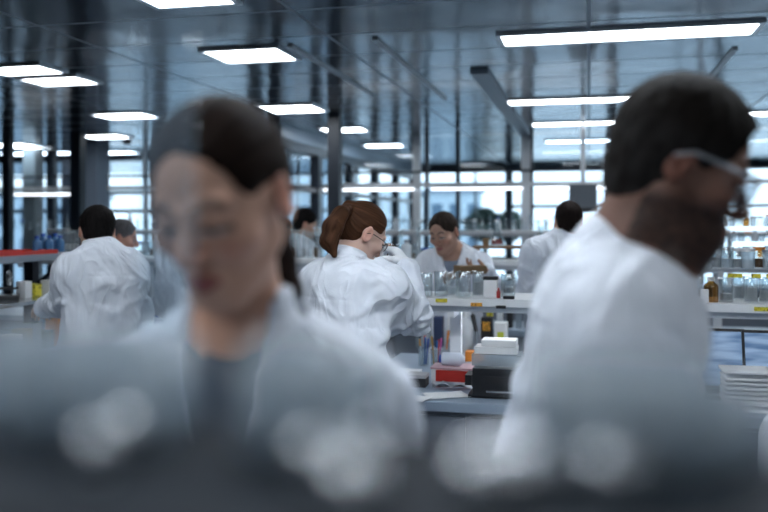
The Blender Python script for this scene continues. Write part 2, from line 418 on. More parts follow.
# ------------------------------------------------------------------ ceiling lamps
def ceiling_lamp(p, sx, sy, label, group):
    o = empty('ceiling_lamp', (p[0], p[1], CEIL), ZROT, label, 'lamp', group)
    b = B(); t = 0.03
    box(b, (0, sy / 2, -.006), (sx + t, t, .02)); box(b, (0, -sy / 2, -.006), (sx + t, t, .02))
    box(b, (sx / 2, 0, -.006), (t, sy - t, .02)); box(b, (-sx / 2, 0, -.006), (t, sy - t, .02))
    obj('lamp_frame', b, M_alu, o)
    obj('diffuser', box(B(), (0, 0, -.004), (sx - t, sy - t, .008)), M_diff, o)
GS, GL = 'square ceiling lamps', 'long ceiling lamps'
for px, py, sx, sy, lab in [
    (625, 33, 1.44, .30, 'long ceiling lamp above the nearest man, largest in view'),
    (590, 99, 1.5, .28, 'long ceiling lamp second from the largest one, left of the dark-haired head'),
    (601, 122, 1.5, .26, 'long ceiling lamp third in the row running away behind the nearest man'),
    (602, 140, 1.5, .26, 'long ceiling lamp farthest in the row behind the nearest man'),
    (790, 112, 1.5, .30, 'long ceiling lamp cut off by the picture edge right of the nearest man'),
    (251, 54, .52, .42, 'square ceiling lamp straight above the nearest woman, largest of the square ones'),
    (60, 80, .50, .34, 'square ceiling lamp upper left, the right one of a pair'),
    (22, 69, .50, .32, 'square ceiling lamp upper left, the left one of a pair'),
    (184, -4, .44, .30, 'square ceiling lamp cut off by the top edge of the picture'),
    (126, 115, .58, .4, 'square ceiling lamp left of the nearest woman\'s hair, nearest of three in line'),
    (106, 136, .54, .4, 'square ceiling lamp between two others, above the dark left column'),
    (118, 152, .62, .4, 'square ceiling lamp farthest of three in line left of the nearest woman'),
    (292, 108, .56, .5, 'square ceiling lamp right of the nearest woman\'s hair'),
    (344, 129, .52, .4, 'square ceiling lamp beside the dark column in the middle'),
    (384, 145, .56, .4, 'square ceiling lamp right of the dark middle column, farthest of its line'),
    (300, 147, .5, .5, 'small far ceiling lamp left of the dark middle column'),
    (14, 145, .6, .6, 'ceiling lamp at the left picture edge, above a long far one'),
    (36, 153, 1.3, .4, 'long far ceiling lamp at the left picture edge')]:
    Y = FPX * (CEIL - CAMZ) / (HY - py); p = P(px, py, Y)
    ceiling_lamp(p, sx, sy, lab, GL if sx > 1 else GS)
for r, f, n in [(-1.2, 0.4, 'behind'), (-.45, 1.75, 'near'), (0.75, 1.95, 'over'), (2.6, 1.2, 'beside'), (-2.6, 2.2, 'left'), (0.6, -1.6, 'back'), (-1.4, -2.2, 'rear')]:  # unseen lamps added to light the foreground and glint in the near lids
    ceiling_lamp(W(r, f), 1.5, .30, 'unseen long ceiling lamp added over the near benches', 'unseen ceiling lamps added over the camera side of the hall')
b = B(); lathe(b, [(0, 0), (.05, 0), (.06, .03), (.06, .05), (0, .05)], 14)
pd = on_f(127, 10.4, 0); o = tag(obj('smoke_detector', b, M_blackm, None, (pd[0], pd[1], CEIL - .05), smooth=False), 'small dark smoke detector under the ceiling at the left', 'detector')

# hanging grey display in front of the partition, far right
pm = on_f(583, 9.6, 0)
mon = empty('display_panel', (pm[0], pm[1], 0), ZROT, 'grey display panel hanging from the ceiling above the man seen from behind', 'display')
obj('panel', box(B(), (0, 0, 1.6 + 26 * 9.3 / FPX), (.30, .05, .26)), mat('panel_grey', (.16, .19, .23), .5, noise=.05), mon, bevel=.004)
obj('hanger', box(B(), (0, .03, 2.36), (.05, .03, .68)), M_alu, mon)
obj('speaker_bar', box(B(), (0.06, -.01, 1.728), (.2, .07, .05)), M_black, mon)

# ================================================================== figures: one blended surface per body, hair and garment
def vnoise(p, seed=0):
    i = np.floor(p).astype(np.int64); f = p - i; f = f * f * (3 - 2 * f)
    def h(a, b_, c):
        n = (a * 374761393 + b_ * 668265263 + c * 2147483647 + seed * 974711) & 0xffffffff
        n = ((n ^ (n >> 13)) * 1274126177) & 0xffffffff
        return ((n ^ (n >> 16)) & 0xffff) / 65535.0
    x, y, z = i.T; fx, fy, fz = f.T
    l = lambda a, b_, t: a + (b_ - a) * t
    c00 = l(h(x, y, z), h(x + 1, y, z), fx); c10 = l(h(x, y + 1, z), h(x + 1, y + 1, z), fx)
    c01 = l(h(x, y, z + 1), h(x + 1, y, z + 1), fx); c11 = l(h(x, y + 1, z + 1), h(x + 1, y + 1, z + 1), fx)
    return l(l(c00, c10, fy), l(c01, c11, fy), fz) * 2 - 1
I3 = np.eye(3)
class Field:
    def __init__(s): s.ops = []; s.disp = None; s.amp = 0.0
    def rc(s, a, b_, ra, rb, k=.02, M=I3, sc=(1, 1, 1), sub=False):
        a, b_ = np.array(a, float), np.array(b_, float); rm = max(ra, rb) / min(sc)
        lo, hi = np.minimum(a, b_) - rm, np.maximum(a, b_) + rm; sc = np.array(sc, float); div = 1.0 if sc.max() == 1 else (sc.max() * .5 + .5)
        A, Bv = (M @ a) * sc, (M @ b_) * sc; d = Bv - A; dd = max(d @ d, 1e-9)
        def fn(p):
            q = (p @ M.T) * sc - A; t = np.clip(q @ d / dd, 0, 1)
            return (np.linalg.norm(q - t[:, None] * d, axis=1) - (ra + (rb - ra) * t)) / div
        s.ops.append((fn, lo, hi, k, sub)); return s
    def el(s, c, r, k=.02, M=I3, sub=False):
        c, r = np.array(c, float), np.array(r, float); rm = r.max()
        def fn(p):
            q = (p - c) @ M.T; k0 = np.linalg.norm(q / r, axis=1); k1 = np.linalg.norm(q / (r * r), axis=1) + 1e-9
            return k0 * (k0 - 1) / k1
        s.ops.append((fn, c - rm, c + rm, k, sub)); return s
    def ring(s, c, R, hh, th, M=I3, k=.008, sy=1.1):
        c = np.array(c, float)
        def fn(p):
            q = (p - c) @ M.T; l = np.hypot(q[:, 0], q[:, 1] * sy) - R
            return np.hypot(l, np.maximum(np.abs(q[:, 2]) - hh, 0)) - th
        e = R + hh + th; s.ops.append((fn, c - e, c + e, k, False)); return s
    def fnop(s, fn, lo, hi, k, sub): s.ops.append((fn, np.array(lo, float), np.array(hi, float), k, sub)); return s
    def ev(s, p, disp=True, margin=.05):
        d = np.full(len(p), 1.0)
        for fn, lo, hi, k, sub in s.ops:
            m = np.all((p > lo - margin - k) & (p < hi + margin + k), axis=1); ix = np.nonzero(m)[0]
            if not len(ix): continue
            v = fn(p[ix]); c = d[ix]
            if sub:
                v = -v; h = np.clip(.5 - .5 * (c - v) / k, 0, 1); d[ix] = c + (v - c) * h + k * h * (1 - h)
            else:
                h = np.clip(.5 + .5 * (c - v) / k, 0, 1); d[ix] = c + (v - c) * h - k * h * (1 - h)
        if disp and s.disp is not None: d = d + s.disp(p)
        return d
    def mesh(s, h):
        ad = [o for o in s.ops if not o[4]]
        lo = np.min([o[1] for o in ad], axis=0) - .03 - 4 * h; hi = np.max([o[2] for o in ad], axis=0) + .03 + 4 * h
        Bk = 4; nb = np.ceil((hi - lo) / (h * Bk)).astype(int)
        g = np.stack(np.meshgrid(*[np.arange(n) for n in nb], indexing='ij'), -1).reshape(-1, 3)
        cen = lo + (g * Bk + (Bk - 1) / 2) * h
        dc = s.ev(cen, False, margin=Bk * h * 2 + .04)
        act = np.abs(dc) < Bk * h * 1.5 + s.amp + .004
        V = np.repeat(np.repeat(np.repeat(dc.reshape(nb).astype(np.float32), Bk, 0), Bk, 1), Bk, 2)
        off = np.stack(np.meshgrid(*[np.arange(Bk)] * 3, indexing='ij'), -1).reshape(-1, 3)
        ga = g[act]
        for i in range(0, len(ga), 6000):
            ii = (ga[i:i + 6000, None, :] * Bk + off[None]).reshape(-1, 3)
            V[ii[:, 0], ii[:, 1], ii[:, 2]] = s.ev(lo + ii * h, True, margin=.03 + s.amp)
        n0, n1, n2 = V.shape; S = V < 0; st = (n1 * n2, n2, 1)
        cells, cross, quads, flips = [], [], [], []
        for ax in range(3):
            sl0 = [slice(None)] * 3; sl1 = [slice(None)] * 3; sl0[ax] = slice(0, -1); sl1[ax] = slice(1, None)
            e = np.argwhere(S[tuple(sl0)] != S[tuple(sl1)])
            e1 = e.copy(); e1[:, ax] += 1
            v0 = V[e[:, 0], e[:, 1], e[:, 2]]; v1 = V[e1[:, 0], e1[:, 1], e1[:, 2]]
            p = e.astype(float); p[:, ax] += v0 / (v0 - v1)
            a1, a2 = (ax + 1) % 3, (ax + 2) % 3
            base = e @ np.array(st)
            q = np.stack([base - st[a1] - st[a2], base - st[a2], base, base - st[a1]], 1)
            fl = ~S[e[:, 0], e[:, 1], e[:, 2]]; q[fl] = q[fl][:, ::-1]
            quads.append(q); cells.append(q.reshape(-1)); cross.append(np.repeat(p, 4, 0))
        quads = np.concatenate(quads); cells = np.concatenate(cells); cross = np.concatenate(cross)
        u, inv = np.unique(cells, return_inverse=True)
        cnt = np.bincount(inv)
        vt = np.stack([np.bincount(inv, weights=cross[:, k]) / cnt for k in range(3)], 1)
        return lo + vt * h, inv.reshape(-1, 4)
def field_obj(name, F, h, m, parent, origin, color=None):
    v, q = F.mesh(h)
    me = bpy.data.meshes.new(name)
    me.vertices.add(len(v)); me.vertices.foreach_set('co', (v - origin).astype(np.float32).ravel())
    me.loops.add(q.size); me.loops.foreach_set('vertex_index', q.astype(np.int32).ravel())
    me.polygons.add(len(q)); me.polygons.foreach_set('loop_start', (np.arange(len(q)) * 4).astype(np.int32))
    me.update(calc_edges=True); me.validate()
    me.shade_smooth()
    if color is not None:
        c = np.ones((len(v), 4), np.float32); c[:, :3] = color(v)
        at = me.attributes.new('Col', 'FLOAT_COLOR', 'POINT'); at.data.foreach_set('color', c.ravel())
    return link_mesh(name, me, m, parent)
def unit(v): v = np.array(v, float); return v / np.linalg.norm(v)
def frame(yaw, pitch=0, roll=0):
    """rows right, forward, up; yaw clockwise from +Y, pitch down"""
    a, t, ro = map(math.radians, (yaw, pitch, roll))
    fw = np.array([math.sin(a) * math.cos(t), math.cos(a) * math.cos(t), -math.sin(t)]); rt = np.array([math.cos(a), -math.sin(a), 0.0])
    up = np.cross(rt, fw); rt2 = rt * math.cos(ro) - up * math.sin(ro); up2 = rt * math.sin(ro) + up * math.cos(ro)
    return np.stack([rt2, fw, up2])
def hand(F, w, d, n, t, curl, infl=0.0, sc=1.0):
    """palm, four unequal fingers and a thumb from the side of the palm"""
    d, n, t = unit(d), unit(n), unit(t)
    L, rr = .088 * sc, .0085 * sc + infl
    for s_, pl, fl in ((.029, .94, .072), (.010, 1.0, .080), (-.010, .97, .074), (-.028, .88, .058)):
        kn = w + d * L * pl + t * s_ * sc
        F.rc(w + t * s_ * .55 * sc, kn, .014 * sc + infl, .0105 * sc + infl, .010)
        p, ang = kn, 0.0
        for j, (fr, c_) in enumerate(((.45, .8), (.30, 1.0), (.25, .8))):
            ang += curl * c_
            dd = d * math.cos(ang) + n * math.sin(ang); e = p + dd * fl * fr * sc
            F.rc(p, e, rr * (1 - .10 * j), rr * (.92 - .10 * j), .003); p = e
    b0 = w + d * .022 * sc + t * .024 * sc
    b1 = b0 + (d * .55 + t * .62 + n * .35) * .045 * sc
    b2 = b1 + unit(d * .8 + t * .1 + n * (.4 + .4 * curl)) * .032 * sc
    b3 = b2 + unit(d * .8 - t * .2 + n * (.5 + .5 * curl)) * .026 * sc
    F.rc(b0, b1, .015 * sc + infl, .0115 * sc + infl, .008); F.rc(b1, b2, .0105 * sc + infl, .0098 * sc + infl, .003); F.rc(b2, b3, .0098 * sc + infl, .008 * sc + infl, .003)
def head_ops(F, H, M, s, fem, beard=0):
    """H head centre between the ears, M rows right/forward/up"""
    T = lambda x, y, z: H + s * (x * M[0] + y * M[1] + z * M[2])
    e = lambda c, r, k=.02, sub=False: F.el(T(*c), np.array(r) * s, k * s, M, sub)
    c_ = lambda a, b_, ra, rb, k=.015: F.rc(T(*a), T(*b_), ra * s, rb * s, k * s)
    jw = .9 if fem else 1.0
    e((0, -.008, .035), (.074, .090, .084)); e((0, .022, -.028), (.060 * (.5 + .5 * jw), .066, .085), .03)
    e((0, .064, -.094), (.024 * jw, .022, .02), .03)
    for q in (-1, 1):
        c_((q * .052 * jw, -.004, -.052), (q * .017, .058, -.093), .017, .017, .03)
        e((q * .046, .054, -.022), (.022, .024, .020), .025)
        c_((q * .046, .070, .026), (q * .014, .085, .021), .009, .008, .012)
    c_((0, .084, .014), (0, .110, -.026), .0075, .0105, .010); c_((0, .108, -.028), (0, .104, -.034), .0095, .008, .006)
    for q in (-1, 1):
        e((q * .0115, .098, -.034), (.0075, .011, .007), .006); e((q * .031, .097, .004), (.018, .012, .010), .012, True)
        e((q * .031, .074, .002), (.0155, .0135, .0125), .004)
        e((q * .031, .077, .0055), (.0160, .0125, .0085), .003)
    c_((-.020, .083, -.064), (0, .093, -.0595), .0055, .0065, .006); c_((.020, .083, -.064), (0, .093, -.0595), .0055, .0065, .006)
    c_((-.018, .082, -.067), (0, .090, -.0715), .0058, .0078, .006); c_((.018, .082, -.067), (0, .090, -.0715), .0058, .0078, .006)
    if beard: e((0, .066, -.092), (.028, .026, .024), .03); e((0, .05, -.080), (.046, .04, .026), .03)
    for q in (-1, 1):
        tl = np.array([[math.cos(q * .35), -math.sin(q * .35), 0], [math.sin(q * .35), math.cos(q * .35), 0], [0, 0, 1]]) @ M
        F.el(T(q * .077, -.014, -.003), np.array((.0085, .020, .032)) * s, .006 * s, tl); F.el(T(q * .086, -.008, -.002), np.array((.007, .012, .020)) * s, .005 * s, tl, True)
def face_color(v, H, M, s, o):
    q = (v - H) @ M.T / s; x, y, z = q.T; ax = np.abs(x)
    base = np.array(o['skin']); c = np.tile(base, (len(v), 1))
    near = (y > -.12) & (z > -.13) & (z < .13) & (ax < .11)
    n = vnoise(q * 45, 3)[:, None]; c = c * (1 + .06 * n)
    def blend(mask, colr):
        nonlocal c; mask = np.clip(mask, 0, 1)[:, None]; c = c * (1 - mask) + np.array(colr) * mask
    sm = lambda a, lo, hi: np.clip((a - lo) / (hi - lo), 0, 1)
    fr = (y > .04) & near
    red = base * np.array((1.05, .72, .68))
    blend(fr * .55 * np.exp(-((ax - .045) ** 2 + (z + .03) ** 2) / .018 ** 2), red); blend(fr * .7 * np.exp(-(ax ** 2 + (z + .03) ** 2) / .014 ** 2), red)
    blend(near * .6 * (ax > .074) * (np.abs(z) < .045), red)
    blend(fr * (y > .07) * (1 - sm(((ax / .024) ** 2 + ((z + .0655) / (.0125 - .004 * (ax / .024))) ** 2), .8, 1.2)), o['lip'])
    bz = .026 + .006 * np.sin(np.clip((ax - .012) / .038, 0, 1) * 3.0)
    blend(fr * .9 * (1 - sm(np.abs(z - bz), .003, .0065)) * sm(ax, .008, .014) * (1 - sm(ax, .046, .054)), o['brow'])
    ey = ((ax - .031) / .0155) ** 2 + ((z + .0025) / .0048) ** 2
    blend(fr * (1 - sm(ey, .8, 1.1)), (.50, .50, .50)); blend(fr * (1 - sm(((ax - .031) / .0062) ** 2 + ((z + .002) / .0055) ** 2, .7, 1.1)), (.03, .025, .02))
    lash = np.abs(z + .0025 - .0045 * np.sqrt(np.clip(1 - ((ax - .031) / .018) ** 2, 0, 1)))
    blend(fr * .95 * (ax > .013) * (ax < .05) * (1 - sm(lash, .0018, .0045)), (.02, .015, .013))
    if o.get('beard'):
        d = sm(-z + .10 * np.clip(y - .06, 0, 1) - .25 * np.clip(.03 - y, 0, .2), .028, .05) * (ax < .078) * (y > -.035) * (z > -.135)
        d = d * sm(((ax / .027) ** 2 + ((z + .066) / .011) ** 2), .9, 1.3)
        blend(near * d * o['beard'] * (.8 + .25 * vnoise(q * 260, 9)), o['brow'])
    return c
def hair_field(H, M, s, o):
    F = Field(); T = lambda x, y, z: H + s * (x * M[0] + y * M[1] + z * M[2])
    e = lambda c, r, k=.02, sub=False: F.el(T(*c), np.array(r) * s, k * s, M, sub)
    st = o['hair']
    vol = o.get('vol', 0.0)
    e((0, -.011, .038), (.080 + vol, .096 + vol, .089 + vol))
    if st == 'pony':
        e((0, -.044, -.004), (.064, .054, .056), .03)
        e((0, .100, -.050), (.084, .080, .142), .028, True)
        for q in (-1, 1): e((q * .090, .014, -.026), (.036, .052, .050), .026, True)
        e((0, -.06, -.125), (.09, .12, .055), .012, True)
        tie = np.array((0, -.106, .050)) if 'tie' not in o else np.array(o['tie'])
        F.el(T(*tie), np.array((.022, .024, .022)) * s, .018 * s, M)
        pts = [T(*tie)] + [np.array(p) for p in o['tail']]; rad = o['tailr']
        for a, b_, ra, rb in zip(pts, pts[1:], rad, rad[1:]): F.rc(a, b_, ra, rb, .012)
    else:
        e((0, -.046, -.030), (.062, .052, .066), .03)
        e((0, .100, -.045), (.105 if o.get('hl') else .072 + vol * .5, .078 if o.get('hl') else .072 + vol * .4, o.get('hl', .124 if not o.get('recede') else .136)), .008, True)
        for q in (-1, 1):
            e((q * .088, .002, -.020), (.030, .028, .034), .008, True); e((q * .075, .062, -.05), (.05, .05, .075), .012, True)
        e((0, -.05, -.138), (.10, .13, .056), .012, True)
        if o.get('quiff'): e((0, .058, .078), (.058, .034, .034), .02)
        tie = np.array((0, -.02, .12))
    seed = o.get('seed', 1)
    def strands(q):
        if st == 'pony':
            ph = np.arctan2(q[:, 0], q[:, 2] - tie[2]); rr = np.linalg.norm(q - tie, axis=1)
            a = vnoise(np.stack([ph * 16, rr * 14, ph * 0], 1), seed) * .6 + vnoise(np.stack([ph * 42, rr * 20, ph * 0], 1), seed + 1) * .4
            tl = np.stack([q[:, 0] * 230, q[:, 1] * 90, q[:, 2] * 14], 1)
            t = np.clip((tie[1] - q[:, 1] + .01) / .03, 0, 1); return a * (1 - t) + vnoise(tl, seed + 2) * t
        ph = np.arctan2(q[:, 0], q[:, 1] - tie[1]); rr = np.linalg.norm(q - tie, axis=1)
        return vnoise(np.stack([ph * 18, rr * 40, ph * 0], 1), seed) * .5 + vnoise(q * np.array((190, 190, 90)), seed + 1) * .5
    amp = .0022 if st == 'pony' else .0032
    F.disp = lambda p: strands((p - H) @ M.T / s) * amp; F.amp = .004
    hc = np.array(o['haircol'])
    def colr(v):
        q = (v - H) @ M.T / s; n = strands(q)[:, None]; c = hc * (1 + .55 * n)
        if 'grey' in o:
            g = np.clip(o['grey'] * (.9 + .9 * vnoise(q * 60, 5)) * np.clip((.06 - q[:, 2]) / .05, .15, 1), 0, 1)[:, None]; c = c * (1 - g) + np.array((.22, .22, .23)) * g
        return np.clip(c, .004, 1)
    return F, colr
SKIN = (.46, .28, .21)
FIGN = 0
def person(label, o, group=None):
    """builds a standing figure: one body mesh plus hair, coat, trousers, shoes (children)"""
    global FIGN; FIGN += 1
    s = o.get('s', 1.0); fem = o.get('fem', False)
    o.setdefault('skin', SKIN); o.setdefault('lip', (.33, .13, .12)); o.setdefault('brow', (.045, .03, .025)); o['seed'] = FIGN
    N, H = np.array(o['N']), np.array(o['H']); M = frame(*o['head']); Tm = frame(o['tyaw'])
    Rr, Fw, Z = Tm; base = np.array((*o['base'], 0.0)); g = .88 if fem else 1.0
    pel = base + Z * .93 * s; sp = N - pel
    sh = {}
    for k, q in (('R', 1), ('L', -1)):
        sh[k] = N + Rr * q * o.get('shw', .165 * g) * .93 - Z * (.068) - Fw * .005 + Z * o.get('shz' + k, 0) + Fw * o.get('shf' + k, 0)
    arms = {}
    for k, q in (('R', 1), ('L', -1)):
        a = o.get(k)
        if a is None:
            el = sh[k] + Fw * .06 + Rr * q * .06 - Z * .27; wr = el + Fw * .22 - Z * .04 - Rr * q * .08; a = dict(e=el, w=wr)
        a = dict(a); a['e'], a['w'] = np.array(a['e'], float), np.array(a['w'], float)
        a.setdefault('d', unit(a['w'] - a['e'])); d = unit(a['d'])
        n = np.array(a.get('n', -Z), float); n = unit(n - d * (n @ d)); a['nn'] = n; a['d'] = d
        a['t'] = np.cross(d, n) * (1 if k == 'R' else -1); arms[k] = a
    root = empty('person', base, 0, label, 'person', group)
    sc3 = (1, 1.42, 1)
    up = unit(sp)
    P_ = lambda t: pel + sp * t
    # ---- body
    F = Field(); head_ops(F, H, M, s, fem, o.get('fullbeard', 0))
    nk = .043 if fem else .055
    F.rc(H - M[2] * .055 * s - M[1] * .022 * s, N + Fw * .0, nk * s, nk * 1.12 * s, .025)
    F.rc(N - Z * .06, P_(.55), .125 * g, .125 * g, .05, Tm, (1, 1.35, 1)); F.rc(P_(.5), pel, .12 * g, .14, .05, Tm, (1, 1.25, 1))
    F.rc(sh['R'], sh['L'], .045, .045, .04)
    feet = {}
    for k, q in (('R', 1), ('L', -1)):
        hip = pel + Rr * q * .085 - Z * .03; kn = base + Rr * q * .095 + Fw * .02 + Z * .50 * s; an = base + Rr * q * .10 + Z * .085
        F.rc(hip, kn, .08, .052, .03); F.rc(kn, an, .052, .036, .02); F.rc(an - Z * .04, an + Fw * .13 - Z * .055, .03, .024, .02)
        feet[k] = (hip, kn, an)
        a = arms[k]; F.rc(sh[k], a['e'], .046 * g, .040 * g, .03); F.rc(a['e'], a['w'], .040 * g, .026 * g, .02)
        hand(F, a['w'], a['d'], a['nn'], a['t'], a.get('curl', .5), 0, .92 * s if fem else s)
    field_obj('body', F, o.get('hb', .0055), M_skin, root, base, lambda v: face_color(v, H, M, s, o))
    # ---- hair
    hf, hcol = hair_field(H, M, s, o); field_obj('hair', hf, o.get('hh', .005), M_hair, root, base, hcol)
    # ---- coat
    F = Field(); w = o.get('girth', 1.0) * (.93 if fem else 1.0)
    F.rc(P_(.84), P_(.40), .150 * w, .150 * w, .05, Tm, sc3); F.rc(P_(.42), pel, .150 * w, .172 * w, .05, Tm, sc3)
    F.rc(pel, base + Z * .60 * s, .172 * w, .205 * w, .05, Tm, (1, 1.2, 1))
    F.rc(sh['R'] - Z * .045 - Fw * .022 - Rr * .04, sh['L'] - Z * .045 - Fw * .022 + Rr * .04, .066 * w, .066 * w, .07)
    F.rc(sh['R'] - Z * .10 - Rr * .05, sh['L'] - Z * .10 + Rr * .05, .074 * w, .074 * w, .07)
    F.rc(sh['R'] - Z * .010, sh['L'] - Z * .010, .054 * w, .054 * w, .06); F.rc(P_(.86) - Fw * .01, P_(.7), .12 * w, .13 * w, .05, Tm, (1, 1.2, 1))
    for k in 'RL':
        a = arms[k]; F.rc(N - Z * .030, sh[k], .056, .052 * w, .05)
        cuff = a['w'] + a['d'] * .0
        F.rc(sh[k], a['e'], .060 * w, .056 * w, .075); F.rc(a['e'], cuff - unit(a['w'] - a['e']) * .015, .056 * w, .040 * w, .022)
        F.rc(cuff - unit(a['w'] - a['e']) * .03, cuff - unit(a['w'] - a['e']) * .012, .041 * w, .041 * w, .004)
    F.rc(N - Z * .03, N + (H - M[2] * .055 * s - M[1] * .022 * s - N) * .10, nk * 1.75, nk * 1.42, .03)
    ct = frame(o['tyaw'], o.get('cpitch', 14))
    nd = unit(H - M[2] * .055 * s - M[1] * .022 * s - N)
    F.rc(N + nd * .014, N + nd * .11, nk * 1.14 * s, nk * 1.25 * s, .008, sub=True)
    F.ring(N + nd * o.get('ringz', .028) + Fw * .004, nk * o.get('ringk', 1.40) * s, .028, .0068, ct, .004)
    if o.get('open'):
        wd, Lv = o['open']
        def vee(p):
            q = (p - N) @ Tm.T
            return np.maximum((np.abs(q[:, 0]) - wd * np.clip(1 + q[:, 2] / Lv, -1, 1.5)) * .9, .035 - q[:, 1])
        F.fnop(vee, N - np.array((.3, .3, Lv)), N + np.array((.3, .3, .16)), .004, True)
    am = o.get('fold', .006)
    def disp(p):
        q = (p - base) @ Tm.T
        wv = q + .05 * vnoise(q * 4, FIGN + 3)[:, None]
        rid = lambda a, b_, c, sd, kk: np.clip(1.12 - np.sqrt(vnoise(np.stack([a, b_, c], 1), sd) ** 2 + .01) * kk, 0, 1) ** 2
        x_, y_, z_ = wv.T
        a1 = rid(x_ * 9 + z_ * 1.5, y_ * 9, z_ * 2.6, FIGN, 2.6)
        a3 = rid(x_ * 5 + z_ * 5, y_ * 5, z_ * 5 - x_ * 3.5, FIGN + 31, 3.2)
        a2 = vnoise(q * np.array((22, 22, 11)), FIGN + 7)
        fade = np.clip((np.linalg.norm((p - N) - nd * .03, axis=1) - nk * 1.75) / .06, 0, 1)
        d = -(am * 1.7 * a1 + am * .3 * a2 + am * 1.4 * a3) * fade
        for k, qs in (('R', 1), ('L', -1)):
            va = p - (sh[k] - Z * .12 - Rr * qs * .02); uu, ww = va @ Rr * qs, va @ Z; ra_ = np.hypot(uu, ww); ph = np.arctan2(ww, -uu)
            d = d - .011 * np.exp(-((ra_ - .11) / .075) ** 2) * np.clip(np.sin(ph * 5 + 2.5 * vnoise(q * 6, FIGN + 17) + FIGN), 0, 1) ** 1.5 * fade * np.exp(-(np.maximum(np.abs(va @ Fw) - .14, 0) / .05) ** 2) * (1 - np.exp(-(ra_ / .05) ** 2))
        for k in 'RL':
            a = arms[k]
            for A, Bq, t0 in ((sh[k], a['e'], 1.0), (a['e'], a['w'], 0.0)):
                ln = np.linalg.norm(Bq - A); dr = (Bq - A) / ln; t = (p - A) @ dr; rad = np.linalg.norm(p - A - t[:, None] * dr, axis=1)
                wgt = np.exp(-((t - t0 * ln) / .10) ** 2) * np.exp(-(np.maximum(rad - .062, 0) / .018) ** 2)
                sn = np.sin(t * 2 * math.pi / .050 + 4.0 * vnoise(p * 9, FIGN + 11))
                d = d - .0085 * wgt * np.clip(sn, 0, 1) ** 1.5 * fade
        if o.get('open'):
            qn = (p - N) @ Tm.T; edge = np.abs(qn[:, 0]) - o['open'][0] * (1 + qn[:, 2] / o['open'][1])
            lap = (qn[:, 1] > .02) & (edge > -.002) & (edge < .05 * np.clip(1 + qn[:, 2] / o['open'][1] + .3, 0, 1)) & (qn[:, 2] > -o['open'][1])
            d = d - .007 * lap
        else:
            d = d + .003 * ((np.abs(q[:, 0]) < .004) & (q[:, 1] > .02))
        pn = (p - N) @ Tm.T; bk = np.clip((-pn[:, 1] - .02) / .03, 0, 1)
        d = d + .0030 * np.exp(-(pn[:, 0] / .004) ** 2) * bk * np.clip((-pn[:, 2] - .10) / .02, 0, 1) + .0030 * np.exp(-((pn[:, 2] + .10 + .25 * pn[:, 0] ** 2) / .004) ** 2) * bk * np.clip((.15 - np.abs(pn[:, 0])) / .02, 0, 1)
        return d
    F.disp = disp; F.amp = am * 4.2 + .018
    field_obj('lab_coat', F, o.get('hc', .008), M_coat, root, base)
    if o.get('open'):
        F = Field(); q_ = .011
        F.rc(H - M[2] * .055 * s - M[1] * .022 * s, N, nk * s + .006, nk * 1.12 * s + .008, .025)
        F.rc(N - Z * .06, P_(.55), .125 * g + q_, .125 * g + q_, .05, Tm, (1, 1.35, 1)); F.rc(P_(.5), P_(.15), .12 * g + q_, .13 * g + q_, .05, Tm, (1, 1.3, 1))
        F.rc(N + nd * .004 + Fw * .02, N + nd * .16, nk * 1.5 * s, nk * 2.2 * s, .008, sub=True)
        field_obj('shirt', F, .009, o.get('shirt', M_shirt_dark), root, base)
    # ---- trousers and shoes
    F = Field()
    for k in 'RL':
        hip, kn, an = feet[k]; F.rc(hip, kn, .092, .072, .04); F.rc(kn, an + Z * .01, .072, .062, .03)
    F.rc(pel + Rr * .05, pel - Rr * .05, .12, .12, .04); field_obj('trousers', F, .016, M_trouser, root, base)
    for k in 'RL':
        hip, kn, an = feet[k]; F = Field(); F.rc(an - Z * .045 - Fw * .03, an + Fw * .15 - Z * .05, .042, .036, .02); F.rc(an - Z * .045, an, .045, .044, .02)
        cut = lambda p: p[:, 2] - .004
        F.fnop(cut, base - np.array((1, 1, .3)), base + np.array((1, 1, .03)), .004, True)
        field_obj('shoe', F, .012, M_shoe, root, base)
    for k in 'RL':
        a = arms[k]
        if a.get('glove'):
            F = Field(); hand(F, a['w'], a['d'], a['nn'], a['t'], a.get('curl', .5), .0022, .92 * s if fem else s); F.rc(a['w'] - unit(a['w'] - a['e']) * .035, a['w'], .030, .028, .012)
            field_obj('glove', F, .0035, M_glove, root, base)
    return root, dict(H=H, M=M, s=s, base=base, N=N, Tm=Tm, sh=sh, arms=arms)
